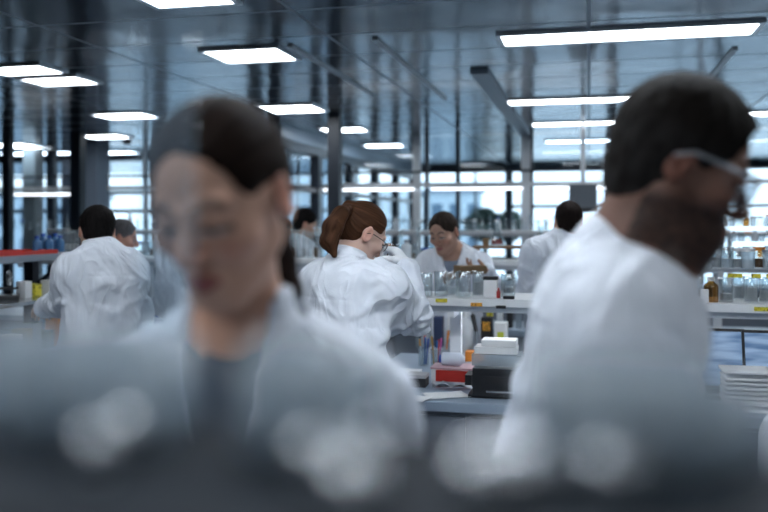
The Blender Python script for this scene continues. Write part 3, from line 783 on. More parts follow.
def glasses(root, i, frame_m, lens_m, r=.0016, wrap=False):
    H, M, s, base = i['H'], i['M'], i['s'], i['base']
    T = lambda x, y, z: H + s * (x * M[0] + y * M[1] + z * M[2]) - base
    b = B()
    for q in (-1, 1):
        if not wrap:
            pts = [T(q * .033 + .021 * math.cos(a), .104 - .010 * abs(q * .033 + .021 * math.cos(a)) / .05, .0 + .017 * math.sin(a)) for a in np.linspace(0, 2 * math.pi, 25)]
            tube(b, pts, r, 6)
            tube(b, [T(q * .054, .092, .006), T(q * .074, .06, .008), T(q * .079, .0, .008), T(q * .080, -.02, -.004)], r, 6)
        else:
            tube(b, [T(q * .060, .088, .016), T(q * .076, .06, .015), T(q * .082, .0, .014), T(q * .081, -.025, .0)], [.003, .0035, .0035, .003], 6)
    if not wrap: tube(b, [T(-.012, .106, .004), T(0, .109, .007), T(.012, .106, .004)], r, 6)
    else: tube(b, [T(.072 * math.sin(a), .050 + .062 * math.cos(a), .019) for a in np.linspace(-1.15, 1.15, 15)], .0028, 6)
    g = obj('glasses', b, frame_m, root, smooth=True)
    if wrap:
        b = B(); n = 15; rows = []
        for z, k in ((.019, 1.0), (.0, 1.03), (-.020, .98)):
            rows.append([b.verts.new(T(.072 * k * math.sin(a), .050 + .062 * k * math.cos(a), z - (.012 * abs(math.sin(a)) if z < 0 else 0) + (.012 * (abs(a) < .12) if z < 0 else 0))) for a in np.linspace(-1.15, 1.15, n)])
        for a_, c_ in zip(rows, rows[1:]):
            for j in range(n - 1): b.faces.new((a_[j], a_[j + 1], c_[j + 1], c_[j]))
        o = obj('lens', b, lens_m, g, smooth=True); md = o.modifiers.new('thick', 'SOLIDIFY'); md.thickness = .002
    else:
        for q in (-1, 1):
            b = B(); lv = [b.verts.new(T(q * .033 + .020 * math.cos(a), .104 - .010 * abs(q * .033 + .020 * math.cos(a)) / .05, .016 * math.sin(a))) for a in np.linspace(0, 2 * math.pi, 24, endpoint=False)]
            b.faces.new(lv); o = obj('lens', b, lens_m, g); md = o.modifiers.new('thick', 'SOLIDIFY'); md.thickness = .001
    return g

BLACKH, DARKH, BROWNH = (.007, .006, .006), (.012, .008, .007), (.060, .027, .0145)
# nearest woman, face towards the camera, looking down
ra, _ = person('nearest woman with dark tied-back hair, looking down, white lab coat over a dark top',
    dict(fem=True, s=.95, N=P(243, 333, 1.10), shzR=-.02, shzL=-.02, H=P(224, 201, 1.0), head=(200, 25, 2), tyaw=190, base=(-.17, 1.16), shw=.152, open=(.050, .34), shirt=M_shirt_dark, brow=(.012, .008, .007), lip=(.30, .085, .075),
         hair='pony', haircol=(.014, .008, .006), vol=.002, tail=[P(272, 235, 1.10), P(277, 262, 1.12), P(284, 292, 1.13), P(286, 315, 1.13)], tailr=[.02, .022, .026, .024, .012], skin=(.60, .35, .25),
         R=dict(e=(-.42, 1.0, 1.13), w=(-.22, .82, 1.06)), L=dict(e=(-.03, 1.03, 1.12), w=(-.08, .82, 1.06)), hb=.0045, hc=.008, hh=.004, fold=.006))
# nearest man, profile, bearded, clear safety glasses
rb, ib = person('nearest man in profile with short dark hair, beard and clear safety glasses, white lab coat',
    dict(s=1.03, N=P(633, 252, 1.31), shzR=-.02, shzL=-.025, H=P(679, 166, 1.28), head=(98, 25, 0), tyaw=104, base=(.235, 1.36), shw=.168, cpitch=40, ringk=1.32, ringz=.020, fullbeard=1, hl=.146, 
         hair='short', haircol=(.008, .006, .005), vol=.008, skin=(.19, .095, .067), beard=.95, brow=(.010, .008, .0075), grey=.05,
         R=dict(e=(.33, 1.06, 1.20), w=(.48, .90, 1.06)), L=dict(e=(.46, 1.52, 1.2), w=(.62, 1.40, 1.06)), hb=.0045, hc=.006, hh=.004, fold=.008, girth=.94))
glasses(rb, ib, M_temple, M_visor, wrap=True)
# woman in focus
rc_, ic = person('woman with chestnut ponytail and thin dark glasses, white coat, gloved hand at her face',
    dict(fem=True, s=.93, N=P(346, 266, 2.90), H=P(361, 235, 2.98), head=(60, 29, 0), tyaw=50, base=(-.115, 2.80), shw=.140, cpitch=24, shfR=.075, girth=.97,
         hair='pony', haircol=BROWNH, vol=.001, tie=(0, -.096, .068), tail=[P(341, 214, 2.86), P(333, 227, 2.84), P(329, 241, 2.83), P(334, 255, 2.82)], tailr=[.018, .026, .033, .030, .010], skin=(.56, .38, .31),
         R=dict(e=P(413, 317, 2.96), w=P(408, 266, 2.98), d=unit(P(397, 252, 3.0) - P(408, 266, 2.98)), n=(-.5, .15, -.8), curl=.85, glove=True),
         L=dict(e=P(372, 330, 3.12), w=P(386, 299, 3.20), d=(.3, .2, .7), n=(.8, -.2, .1), curl=.6, glove=True), hb=.0035, hc=.005, hh=.0032, fold=.009))
glasses(rc_, ic, M_black, M_visor, r=.0014)
# man at the left bench
rd, _ = person('man with black hair seen from behind at the left bench, white coat, elbow out',
    dict(N=P(103, 253, 4.05), H=P(97, 232, 4.10), head=(-26, 16, 4), tyaw=-24, base=P(98, 300, 4.0)[:2], shw=.145, shzR=-.035, shzL=-.02,
         hair='short', haircol=BLACKH, vol=.004, skin=(.45, .29, .22), beard=.8, L=dict(e=P(62, 302, 4.12), w=P(44, 308, 4.36)), R=dict(e=P(138, 318, 4.3), w=P(126, 322, 4.55)), hb=.006, hc=.007, hh=.005, fold=.009))
person('grey-haired man in a white coat, half hidden behind the black-haired man',
    dict(N=P(114, 252, 5.6), H=P(122, 238, 5.6), head=(78, 12, 0), tyaw=60, base=P(114, 300, 5.6)[:2], hair='short', haircol=(.06, .06, .065), grey=.5, skin=(.45, .25, .19), hb=.008, hc=.011, hh=.007))
# man across the bench
re_, ie = person('dark-haired man across the middle bench, open white coat, looking down at a brown box',
    dict(N=P(453, 254, 5.08), H=P(444, 233, 5.0), head=(214, 20, 4), tyaw=192, base=P(455, 300, 5.1)[:2], shw=.165, open=(.055, .25), shirt=M_shirt_blue,
         hair='short', haircol=(.03, .022, .018), recede=True, brow=(.05, .035, .03), L=dict(e=P(492, 288, 5.0), w=P(487, 270, 4.84), d=(-.7, -.3, .1), n=(-.3, -.2, .9)), R=dict(e=P(423, 292, 4.98), w=P(447, 277, 4.80), d=(.9, -.2, .1), n=(.3, -.1, .9)), hb=.006, hc=.008, hh=.005))
person('dark-haired man seen from behind in a white coat beside the nearest man\'s back',
    dict(N=P(562, 241, 4.98), H=P(569, 222, 5.0), head=(12, 10, 0), tyaw=8, base=P(560, 300, 5.0)[:2], hair='short', haircol=DARKH, hb=.007, hc=.009, hh=.006, girth=1.06))
person('person with short brown hair far back, left one of two beside the nearest woman\'s ear',
    dict(N=P(280, 246, 8.2), H=P(283, 230, 8.2), head=(80, 8, 0), tyaw=60, base=P(280, 300, 8.2)[:2], hair='short', haircol=(.06, .035, .025), recede=True, hb=.009, hc=.012, hh=.008))
person('person with black hair and white coat far back, right one of two, facing right',
    dict(N=P(298, 242, 6.9), H=P(305, 224, 6.9), head=(74, 14, 0), tyaw=55, base=P(298, 300, 6.9)[:2], hair='short', haircol=BLACKH, vol=.006, hb=.009, hc=.012, hh=.008))
person('person in a white coat behind the nearest woman\'s head, only one side showing',
    dict(N=P(197, 246, 4.75), H=P(201, 222, 4.75), head=(20, 10, 0), tyaw=10, base=P(197, 300, 4.75)[:2], hair='short', haircol=DARKH, hb=.009, hc=.011, hh=.009))
person('person in a white coat at the right picture edge, mostly cut off',
    dict(N=(1.45, 2.50, 1.49), H=(1.47, 2.56, 1.65), head=(-10, 20, 0), tyaw=-5, base=(1.275, 2.45), hair='short', haircol=DARKH, hb=.009, hc=.009, hh=.009,
         R=dict(e=(1.62, 2.55, 1.2), w=(1.52, 2.78, 1.1)), L=dict(e=(1.36, 2.57, 1.17), w=(1.38, 2.80, 1.08))))

# ================================================================== benches, shelves and what stands on them
ORD = ['first', 'second', 'third', 'fourth', 'fifth', 'sixth', 'seventh', 'eighth', 'ninth', 'tenth', 'eleventh', 'twelfth', 'thirteenth', 'fourteenth', 'fifteenth', 'sixteenth', 'seventeenth', 'eighteenth', 'nineteenth', 'twentieth', 'twenty-first', 'twenty-second', 'twenty-third', 'twenty-fourth', 'twenty-fifth', 'twenty-sixth', 'twenty-seventh', 'twenty-eighth', 'twenty-ninth', 'thirtieth']
def bench(name_label, r0, r1, f0, f1, z, rot=ZROT, doors=6, top=M_bench, lab_loc=None):
    c = W((r0 + r1) / 2, (f0 + f1) / 2); o = empty('bench', c, ZROT, name_label, 'bench', 'laboratory benches')
    L_, D = r1 - r0, f1 - f0
    obj('worktop', box(B(), (0, 0, z - .02), (L_, D, .04)), top, o, bevel=.004)
    obj('body', box(B(), (0, 0, (z - .04 + .1) / 2), (L_ - .06, D - .08, z - .14)), M_cabinet, o)
    obj('plinth', box(B(), (0, 0, .05), (L_ - .12, D - .2, .1)), M_blackm, o)
    return o, L_, D
def bench_doors(o, n, L_, D, z, side=-1):
    w_ = (L_ - .06) / n
    for i in range(n):
        x = -L_ / 2 + .03 + w_ * (i + .5)
        d = obj('door', box(B(), (x, side * (D / 2 - .032), (z - .04 + .1) / 2), (w_ - .012, .018, z - .18)), M_cabinet, o, bevel=.002)
        obj('handle', box(B(), (x, side * (D / 2 - .018), z - .12), (.14, .012, .012)), M_steel, d)
M_bl = mat('shelf_fill_diffuser', (.9, .94, 1), .5, emit=((.95, .97, 1.0), 26.0))
# ---- middle island
IZ = .90
isl, L_, D = bench('long slate blue island bench across the middle of the lab', -.98, 2.5, 3.28, 4.46, IZ); bench_doors(isl, 7, L_, D, IZ)
def wshelf(label, r0, r1, f0, f1, z, th=.034, lip=True, posts=(), zb=IZ, group='bench shelves', m=M_white):
    o = empty('shelf', W((r0 + r1) / 2, (f0 + f1) / 2, zb), ZROT, label, 'shelf', group)
    L_, D = r1 - r0, f1 - f0; zz = z - zb
    obj('shelf_board', box(B(), (0, 0, zz - th / 2), (L_, D, th)), m, o, bevel=.002)
    if lip:
        obj('under_rail', box(B(), (0, -D / 2 + .045, zz - th - .014), (L_ - .02, .03, .028)), M_lightgrey, o)
    for px in posts:
        rr = px - (r0 + r1) / 2
        obj('upright', box(B(), (rr, .02, (zz - th) / 2), (.05, .05, zz - th)), m, o)
        obj('bracket', box(B(), (rr, -.05, zz - th - .035), (.03, D * .55, .04)), m, o)
    return o
SF, SZ = 3.74, 1.262
shelf = wshelf('long white shelf above the island bench with yellow and orange tape on its edge', -.9, 2.45, SF, SF + .36, SZ, posts=(-.6, 1.17, 2.3))
sc_ = RF(np.array(shelf.location))
def tape(parent, cpos, px, w, z, m, name='label_tape', f=None, hgt=.016, th=.003):
    rr = RF(on_f(px, f, 0))[0]
    return obj(name, box(B(), (rr - cpos[0], f - cpos[1] - .0015, z - parent.location[2]), (w, th, hgt)), m, parent)
tape(shelf, sc_, 441.5, .052, 1.252, M_tapey, f=SF)
tape(shelf, sc_, 476.5, .050, 1.237, M_tapeo, f=SF)
tape(shelf, sc_, 501, .042, 1.229, M_black, 'black_clip', SF, .013, .012)
tape(shelf, sc_, 762, .060, 1.245, M_tapey, f=SF)
tape(shelf, sc_, 409, .012, 1.250, M_black, 'black_clip', SF, .012, .012)
USZ = 1.405
ush = wshelf('short white upper shelf with yellow tape at the right', 1.02, 2.45, SF - .02, SF + .28, USZ, th=.052, lip=False, posts=(1.4, 2.38), zb=SZ, group='bench shelves')
us_ = RF(np.array(ush.location))
for px in (735, 756, 771): tape(ush, us_, px, .056 if px < 740 else .036, USZ - .024, M_tapey, f=SF - .02)

for i, (a_, c_) in enumerate(((-.5, 1.05), (1.25, 2.25))):  # unseen lamps behind the rail, added to brighten the things on the bench
    o = empty('shelf_fill_lamp', W((a_ + c_) / 2, SF + .20, SZ - .036), ZROT, 'unseen slim lamp added under the %s of the white island shelf' % ('left half', 'right half')[i], 'lamp', 'unseen slim lamps added under the island shelf')
    obj('housing', box(B(), (0, 0, -.006), (c_ - a_, .05, .012)), M_alu, o); obj('diffuser', box(B(), (0, 0, -.014), (c_ - a_ - .02, .04, .006)), M_bl, o)
def beaker(h=.10, r=.036, m=M_glass):
    b = B(); t = .0022
    lathe(b, [(0, .0), (r * .94, 0), (r, .006), (r, h - .004), (r + .003, h), (r + .001, h), (r - t, h - .005), (r - t, .007), (0, .004)], 20)
    return b
def spout_lines(o, h, r):
    obj('rim', lathe(B(), [(r + .0005, h - .004), (r + .0035, h), (r + .0005, h + .0015), (r - .002, h)], 20), M_glass, o)
def glass_item(kind, p, label, group, h=.10, r=.036, fill=None, fillm=None, capm=None):
    """kind: beaker / bottle / cylinder / flask / jar"""
    names = dict(beaker='glass_beaker', bottle='reagent_bottle', cylinder='measuring_cylinder', flask='conical_flask', jar='glass_jar', tub='plastic_tub')
    cats = dict(beaker='beaker', bottle='bottle', cylinder='cylinder', flask='flask', jar='jar', tub='tub')
    o = empty(names[kind], p, rng.uniform(0, 6), label, cats[kind], group)
    gm = fillm if kind == 'bottle' and fillm and not fill else M_glass
    if kind == 'beaker':
        obj('body', beaker(h, r), M_glass, o, smooth=True); spout_lines(o, h, r)
    elif kind == 'cylinder':
        obj('body', beaker(h, r * .55), M_glass, o, smooth=True); obj('foot', lathe(B(), [(0, 0), (r, 0), (r, .006), (r * .5, .012), (0, .012)], 16), M_glass, o)
    elif kind == 'flask':
        obj('body', lathe(B(), [(0, 0), (r * .95, 0), (r, .008), (r * .9, h * .18), (r * .34, h * .66), (r * .32, h * .93), (r * .42, h), (r * .36, h), (r * .28, h * .92), (r * .30, h * .66), (r * .86, h * .18), (r * .9, .006), (0, .004)], 20), M_glass, o, smooth=True)
    elif kind in ('bottle', 'jar'):
        k = .42 if kind == 'bottle' else .8
        obj('body', lathe(B(), [(0, 0), (r * .95, 0), (r, .006), (r, h * .62), (r * .9, h * .70), (r * k, h * .80), (r * k, h * .88), (0, h * .88)], 18), gm, o, smooth=True)
        obj('cap', lathe(B(), [(0, h * .85), (r * k * 1.25, h * .85), (r * k * 1.25, h), (0, h)], 16), capm or M_whitep, o)
    elif kind == 'tub':
        obj('body', lathe(B(), [(0, 0), (r * .9, 0), (r, h * .85), (0, h * .85)], 18), M_frost, o); obj('lid', lathe(B(), [(0, h * .85), (r * 1.05, h * .85), (r * 1.05, h), (0, h)], 18), capm or M_whitep, o)
    if fill: obj('contents', lathe(B(), [(0, .006), (r * .9 * (.55 if kind == 'cylinder' else 1), .006), (r * .88 * (.55 if kind == 'cylinder' else (.6 if kind == 'flask' else 1)), .006 + h * fill), (0, .006 + h * fill)], 16), fillm, o, smooth=False)
    return o
def carton(p, size, m, label, cat='box', name='carton', rot=ZROT, face=None, group=None, lidm=None):
    o = empty(name, p, rot, label, cat, group)
    obj('box_body', box(B(), (0, 0, size[2] / 2), size), m, o, bevel=min(size) * .06)
    if face: obj('front_label', box(B(), (0, -size[1] / 2 - .001, size[2] * face[2]), (size[0] * face[0], .003, size[2] * face[1])), face[3], o)
    if lidm: obj('lid', box(B(), (0, 0, size[2] + .006), (size[0] * 1.02, size[1] * 1.02, .014)), lidm, o)
    return o
liq_pale = mat('pale_liquid', (.62, .68, .74), .3); liq_brown = mat('brown_liquid', (.10, .045, .012), .3); liq_red = mat('red_liquid', (.25, .03, .03), .3); liq_grey = mat('grey_powder', (.38, .40, .42), .8, noise=.1)
# beakers on the island shelf, left to right in the photograph
gB = 'beakers on the white island shelf'
for i, (px, f, h, r, fl) in enumerate([(398, 3.85, .10, .027, 0), (412, 3.92, .105, .030, 0), (426, 3.82, .105, .030, 0), (441, 3.84, .112, .031, 0), (453, 3.94, .10, .028, .3), (463, 3.82, .115, .034, 0), (478, 3.92, .11, .026, .5), (508, 3.85, .105, .032, .0)]):
    p = on_f(px, f, SZ)
    glass_item('beaker', p, '%s clear glass beaker from the left on the white island shelf' % ORD[i], gB, h, r, fl, liq_grey if i == 6 else liq_pale)
carton(on_f(491, 3.84, SZ), (.060, .06, .080), M_whitep, 'small white box with black lid between beakers on the white island shelf', lidm=M_blackm)
carton(on_f(509, 3.765, SZ), (.048, .03, .014), M_black, 'flat black block at the front edge of the white island shelf', cat='block', name='block')
glass_item('bottle', on_f(498.5, 3.80, SZ), 'tiny red bottle beside the small white box on the white island shelf', None, .045, .009, None, mat('red_vial', (.35, .03, .03), .4), M_red)
gR = 'beakers on the right end of the island shelf'
for i, (px, f, h, r, fl) in enumerate([(675, 3.86, .095, .028, 0), (686, 3.99, .10, .026, 0), (696, 3.88, .10, .026, 0), (726, 3.86, .10, .030, .3), (738, 3.99, .10, .026, .5), (751, 3.86, .10, .028, .55), (766, 3.90, .10, .028, .4)]):
    glass_item('beaker', on_f(px, f, SZ), '%s clear beaker from the left under or beside the short upper shelf' % ORD[i], gR, h, r, fl, liq_grey)
glass_item('bottle', on_f(711, 3.83, SZ), 'squat amber glass bottle with white cap under the left end of the upper shelf', None, .105, .030, None, M_amber)
carton(on_f(704.5, 3.80, SZ), (.030, .03, .055), M_paper, 'small white box left of the amber bottle on the island shelf')
carton(on_f(692, 3.765, SZ), (.10, .03, .02), M_whitep, 'low white tray at the front of the island shelf left of the amber bottle', cat='tray', name='tray')
# things on the short upper shelf
gU = 'vessels on the short upper shelf'
for i, (px, f, k, h, r, fm, cp) in enumerate([(706, 3.80, 'jar', .085, .024, liq_pale, M_whitep), (716, 3.84, 'jar', .10, .024, liq_grey, M_grey), (727, 3.80, 'beaker', .09, .026, liq_pale, None), (737, 3.84, 'jar', .085, .024, liq_grey, M_whitep), (748, 3.80, 'tub', .085, .028, None, M_whitep), (759, 3.84, 'jar', .09, .024, liq_brown, M_orange), (769, 3.80, 'tub', .08, .026, None, M_grey)]):
    glass_item(k, on_f(px, f, USZ), '%s small vessel from the left on the short white upper shelf' % ORD[i], gU, h, r, .4 if k != 'tub' else None, fm, cp)
# ---- things on the island worktop under the shelf
def wp(px, py, z=IZ): return PZ(px, py, z)
p = wp(451, 384)
tr = empty('tray', p + np.array((0.02, .07, 0)), ZROT, 'white tray with a bright red front standing on the island bench', 'tray')
obj('tray_body', box(B(), (0, 0, .030), (.185, .13, .06)), M_whitep, tr, bevel=.004); obj('red_front', box(B(), (.008, -.0665, .033), (.158, .004, .048)), M_red, tr); obj('rim', box(B(), (0, 0, .064), (.19, .135, .008)), mat('pinkish_film', (.62, .42, .46), .5), tr)
q = p + np.array((.02, .07, .068))
fl = empty('plastic_bottle', q + np.array((-.005, -.01, .030)), ZROT, 'small milky bottle with blue cap lying on the red-fronted tray', 'bottle')
b = lathe(B(), [(0, -.05), (.026, -.05), (.029, -.044), (.029, .03), (.014, .045), (.014, .05), (0, .05)], 18); bmesh.ops.rotate(b, cent=(0, 0, 0), matrix=Matrix.Rotation(math.pi / 2, 3, 'Y'), verts=b.verts); obj('body', b, mat('milky_white_plastic', (.66, .72, .82), .4), fl, smooth=True)
b = lathe(B(), [(0, -.062), (.017, -.062), (.017, -.048), (0, -.048)], 16); bmesh.ops.rotate(b, cent=(0, 0, 0), matrix=Matrix.Rotation(math.pi / 2, 3, 'Y'), verts=b.verts); obj('cap', b, M_blue, fl)
bb = wp(456, 376); glass_item('bottle', bb + np.array((.01, .16, 0)), 'clear bottle with bright blue cap standing behind the red-fronted tray', None, .20, .036, .55, liq_pale, M_bluecap)
# black device at the bench edge
p = on_f(492, 3.40, IZ)
dv = empty('heating_block', p + np.array((.02, .06, 0)), ZROT, 'black rounded bench device with a clear tray of white racks on top', 'device')
b = box(B(), (0, 0, .065), (.23, .18, .11)); bmesh.ops.bevel(b, geom=[e for e in b.edges if abs(e.verts[0].co.x - e.verts[1].co.x) < 1e-4 and e.verts[0].co.x < 0], offset=.035, segments=5, affect='EDGES'); obj('housing', b, M_black, dv)
obj('foot', box(B(), (0, 0, .006), (.2, .15, .012)), M_blackm, dv)
obj('silver_strip', box(B(), (.03, -.0915, .03), (.11, .003, .007)), M_steel, dv); obj('control_panel', box(B(), (.03, -.091, .075), (.12, .003, .03)), M_blackm, dv)
obj('clear_tray', box(B(), (.01, .02, .145), (.20, .12, .045)), M_frost, dv)
for i, (dx, dz, hh) in enumerate(((0, .1685, .028), (.012, .198, .026))):
    carton(p + np.array((.03 + dx, .08, dz)), (.17 - i * .03, .10, hh), M_whitep, ('lower' if i == 0 else 'upper') + ' white tip rack of the pair on top of the black device', cat='rack', name='tip_rack')
carton(wp(418, 388) + np.array((0, .05, 0)), (.085, .085, .040), M_blackm, 'low black box with grey lid left of the red-fronted tray', lidm=mat('lid_grey', (.42, .43, .45), .5))
b = B(); n = 9; 
def sheet(b, w, d, amp, sd, th=.0012):
    g = [[b.verts.new((w * (i / (n - 1) - .5), d * (j / (n - 1) - .5), th + amp * (1 + float(vnoise(np.array([[i * .9 + sd, j * .9, sd]]), 5)[0])))) for j in range(n)] for i in range(n)]
    for i in range(n - 1):
        for j in range(n - 1): b.faces.new((g[i][j], g[i + 1][j], g[i + 1][j + 1], g[i][j + 1]))
    return b
def flat_sheet(p, w, d, amp, m, label, cat, name, rot, sd):
    o = obj(name, sheet(B(), w, d, amp, sd), m, None, p, rot, smooth=True); md = o.modifiers.new('thick', 'SOLIDIFY'); md.thickness = .0012; return tag(o, label, cat)
flat_sheet(wp(446, 396), .17, .12, .003, M_paper, 'crumpled white paper sheet lying in front of the red-fronted tray', 'paper', 'paper_sheet', .25, 3.3)
flat_sheet(wp(452, 388.5) + np.array((.0, 0, .001)), .16, .055, .014, M_foil, 'crumpled strip of foil between the paper sheet and the red-fronted tray', 'foil', 'foil_sheet', -.2, 8.1)
flat_sheet(wp(414, 399), .12, .10, .003, M_paper, 'white paper sheet at the bench edge beside the woman with ponytail', 'paper', 'paper_sheet', -.5, 5.7)
carton(wp(411, 381) + np.array((-.02, .10, 0)), (.13, .10, .03), M_paper, 'stack of white paper on the bench behind the low black box', cat='paper', name='paper_stack')
# clear cups with pens and pipettes
pc = [(.03, .08, .35), (.55, .12, .08), (.02, .03, .06), (.65, .30, .05), (.05, .16, .45), (.45, .05, .05), (.1, .12, .2), (.6, .35, .1), (.04, .2, .5), (.5, .1, .3)]
cn = ['blue', 'red', 'black', 'orange', 'light blue', 'dark red', 'navy', 'amber', 'sky blue', 'pink']
ki = 0
for ci, (px, py, npen) in enumerate(((424, 367, 5), (437, 369, 5))):
    cp = wp(px, py) + np.array((.0, .05, 0)); glass_item('beaker', cp, ('left' if ci == 0 else 'right') + ' clear cup of coloured pens on the island bench', 'clear cups of pens', .085, .026)
    for j in range(npen):
        a = j * 1.26 + ci; c_ = pc[ki]
        o = empty('pen', cp + np.array((.012 * math.cos(a), .012 * math.sin(a), .006)), 0, '%s pen leaning in the %s clear cup' % (cn[ki], 'left' if ci == 0 else 'right'), 'pen', 'pens in clear cups')
        e = np.array((.012 * math.cos(a), .012 * math.sin(a), .125 + .01 * (j % 3))); pm_ = mat('pen_' + cn[ki].replace(' ', '_'), c_, .35)
        obj('barrel', tube(B(), [(0, 0, 0), e * .75], .0042, 8), mat('pen_body', (.6, .65, .7), .4) if j % 2 else pm_, o); obj('cap', tube(B(), [e * .72, e], .0052, 8), pm_, o); ki += 1
# back of the worktop, under the shelf
carton(wp(425, 351) * 1 + np.array((0, .15, 0)), (.075, .08, .16), M_frost, 'tall clear bluish container at the back of the island bench', cat='container', name='container')
glass_item('bottle', wp(469, 356) + np.array((0, .16, 0)), 'large white plastic bottle at the back of the island bench under the shelf', None, .22, .038, None, mat('opaque_white_plastic', (.68, .71, .74), .4), M_whitep)
carton(wp(491, 352) + np.array((0, .17, 0)), (.06, .08, .17), M_blackm, 'dark box with yellow label at the back of the island bench', face=(.7, .3, .72, M_tapeo))
carton(wp(503, 353) + np.array((.01, .14, 0)), (.07, .08, .15), M_whitep, 'white box with yellow-green label at the back right of the bench', face=(.5, .42, .45, mat('lime_label', (.55, .60, .06), .6)))
carton(wp(475, 364) + np.array((.01, .10, 0)), (.09, .07, .05), M_orange, 'flat orange box between the white bottle and the black device')
carton(wp(441, 352) + np.array((0, .19, 0)), (.05, .06, .17), mat('navy_box', (.03, .05, .12), .5), 'tall navy box behind the cups of pens')
pt = empty('pipette', wp(448, 352) + np.array((0, .10, 0)), 0, 'orange and white pipette leaning on the tall navy box', 'pipette')
obj('barrel', tube(B(), [(0, 0, 0), (.012, .02, .10)], [.004, .007], 10), M_orange, pt); obj('grip', tube(B(), [(.012, .02, .10), (.022, .035, .185)], [.009, .011], 10), M_whitep, pt); obj('plunger', tube(B(), [(.022, .035, .185), (.025, .04, .21)], .004, 8), M_blue, pt)
pt = empty('pipette', wp(481, 353) + np.array((0, .09, 0)), 0, 'black pipette leaning between the white bottle and the dark box', 'pipette')
obj('barrel', tube(B(), [(0, 0, 0), (-.012, .03, .10)], [.004, .008], 10), M_grey, pt); obj('grip', tube(B(), [(-.012, .03, .10), (-.03, .05, .19)], [.010, .013], 10), M_black, pt); obj('plunger', tube(B(), [(-.03, .05, .19), (-.034, .055, .21)], .004, 8), M_steel, pt)
# laptops
def laptop(px, f, sd, label, w=.235, h=.215, tilt=18, yaw=0.0):
    p = on_f(px, f, IZ); o = empty('laptop', p, ZROT + yaw, label, 'laptop', 'laptops on the island bench')
    obj('base', box(B(), (0, -.085, .009), (w, .17, .018)), M_black, o, bevel=.003)
    b = B()
    for i in range(11):
        for j in range(4): box(b, (-w * .43 + i * w * .086, -.045 - j * .019, .0195), (w * .07, .014, .004))
    obj('keyboard', b, M_blackm, o)
    obj('touchpad', box(B(), (0, -.142, .0185), (.07, .04, .002)), M_grey, o)
    R_ = Matrix.Rotation(math.radians(-tilt), 3, 'X')
    lid = obj('lid', box(B(), R_ @ Vector((0, 0, h / 2)) + Vector((0, 0, .014)), (w, .010, h), R_), M_black, o, bevel=.002)
    sc = obj('screen', box(B(), (0, 0, 0), (w - .022, .002, h - .026)), screen_mat('screen_%d' % sd, sd, 1.5), lid)
    sc.location = R_ @ Vector((0, -.0062, h / 2)) + Vector((0, 0, .014)); sc.rotation_euler = (math.radians(-tilt), 0, 0)
laptop(671, 3.72, 3, 'open laptop with grey blue screen behind the nearest man\'s chest', w=.20, h=.245, tilt=14)
laptop(720, 3.72, 7, 'open laptop with pale blue screen left of the one at the picture edge', w=.208, h=.25, tilt=14)
laptop(773, 3.70, 12, 'open laptop at the right picture edge with keyboard showing', w=.22, h=.25, tilt=14)
for i in range(9):
    p = wp(757, 414); a = rng.uniform(-.05, .05)
    o = obj('folded_cloth', sheet(B(), .17 + rng.uniform(-.012, .012), .15, .0012, i * 3.1, .004), M_paper, None, p + np.array((.0 + rng.uniform(-.006, .006), .09, .003 + i * .0165)), ZROT + a, smooth=True)
    md = o.modifiers.new('thick', 'SOLIDIFY'); md.thickness = .009
    tag(o, ('topmost' if i == 8 else ORD[i] + ' from the bottom') + ' folded white cloth of the pile in front of the laptops' if i < 9 else '', 'cloth', 'folded white cloths by the laptops')

# ---- the two islands behind
i2, L_, D = bench('second island bench behind the man with the brown box', -4.6, 3.4, 5.55, 6.1, IZ); bench_doors(i2, 12, L_, D, IZ)
BF, BZ = 5.62, 1.345
wshelf('long white shelf above the second bench, crowded with glassware', -4.5, 1.5, BF, BF + .34, BZ, posts=(-4.2, -3.2, -2.2, -1.2, -.2, .8, 1.4))
gG = 'glassware on the second bench shelf'
kinds = ['cylinder', 'beaker', 'bottle', 'cylinder', 'flask', 'jar', 'cylinder', 'beaker', 'tub']
NAME = dict(cylinder='measuring cylinder', beaker='beaker', bottle='reagent bottle', flask='conical flask', jar='glass jar', tub='plastic tub')
cntk = {}
pxs = [133, 139, 146, 151, 157, 163] + list(np.linspace(262, 322, 11)) + list(np.linspace(377, 430, 10)) + [434, 466, 533, 541]
for i, px in enumerate(pxs):
    k = 'cylinder' if 262 <= px <= 322 and i % 3 else kinds[(i * 5) % 9]; cntk[k] = cntk.get(k, 0) + 1
    h = dict(cylinder=.21, beaker=.10, bottle=.16, flask=.14, jar=.10, tub=.09)[k] * rng.uniform(.85, 1.1)
    glass_item(k, on_f(px, BF + .09 + .09 * (i % 2), BZ), '%s %s from the left on the second bench shelf' % (ORD[cntk[k] - 1], NAME[k]), gG, h, rng.uniform(.026, .036), (.3 if k in ('cylinder', 'flask', 'jar', 'beaker') and i % 2 else None), [liq_pale, liq_grey, liq_pale, liq_brown][i % 4], [M_whitep, M_blue, M_grey, M_orange][i % 4])
# clutter on the second bench worktop, below its shelf
gC = 'boxes and tubs on the second worktop'
cm = [M_whitep, M_blue, M_grey, M_blackm, M_paper, M_tapey, M_frost, M_lightgrey]; cw = ['white', 'blue', 'grey', 'black', 'paper', 'yellow', 'milky', 'pale grey']
cc = {}
for i, px in enumerate([136, 144, 152, 160, 168, 270, 278, 287, 296, 304, 312, 425, 490, 500, 510, 519, 527, 534]):
    j = (i * 3 + (i // 8)) % 8; cc[j] = cc.get(j, 0) + 1
    carton(on_f(px, BF + .10, IZ), (rng.uniform(.030, .040), .08, rng.uniform(.10, .24)), cm[j], '%s small %s box from the left on the second worktop' % (ORD[cc[j] - 1], cw[j]), group=gC)
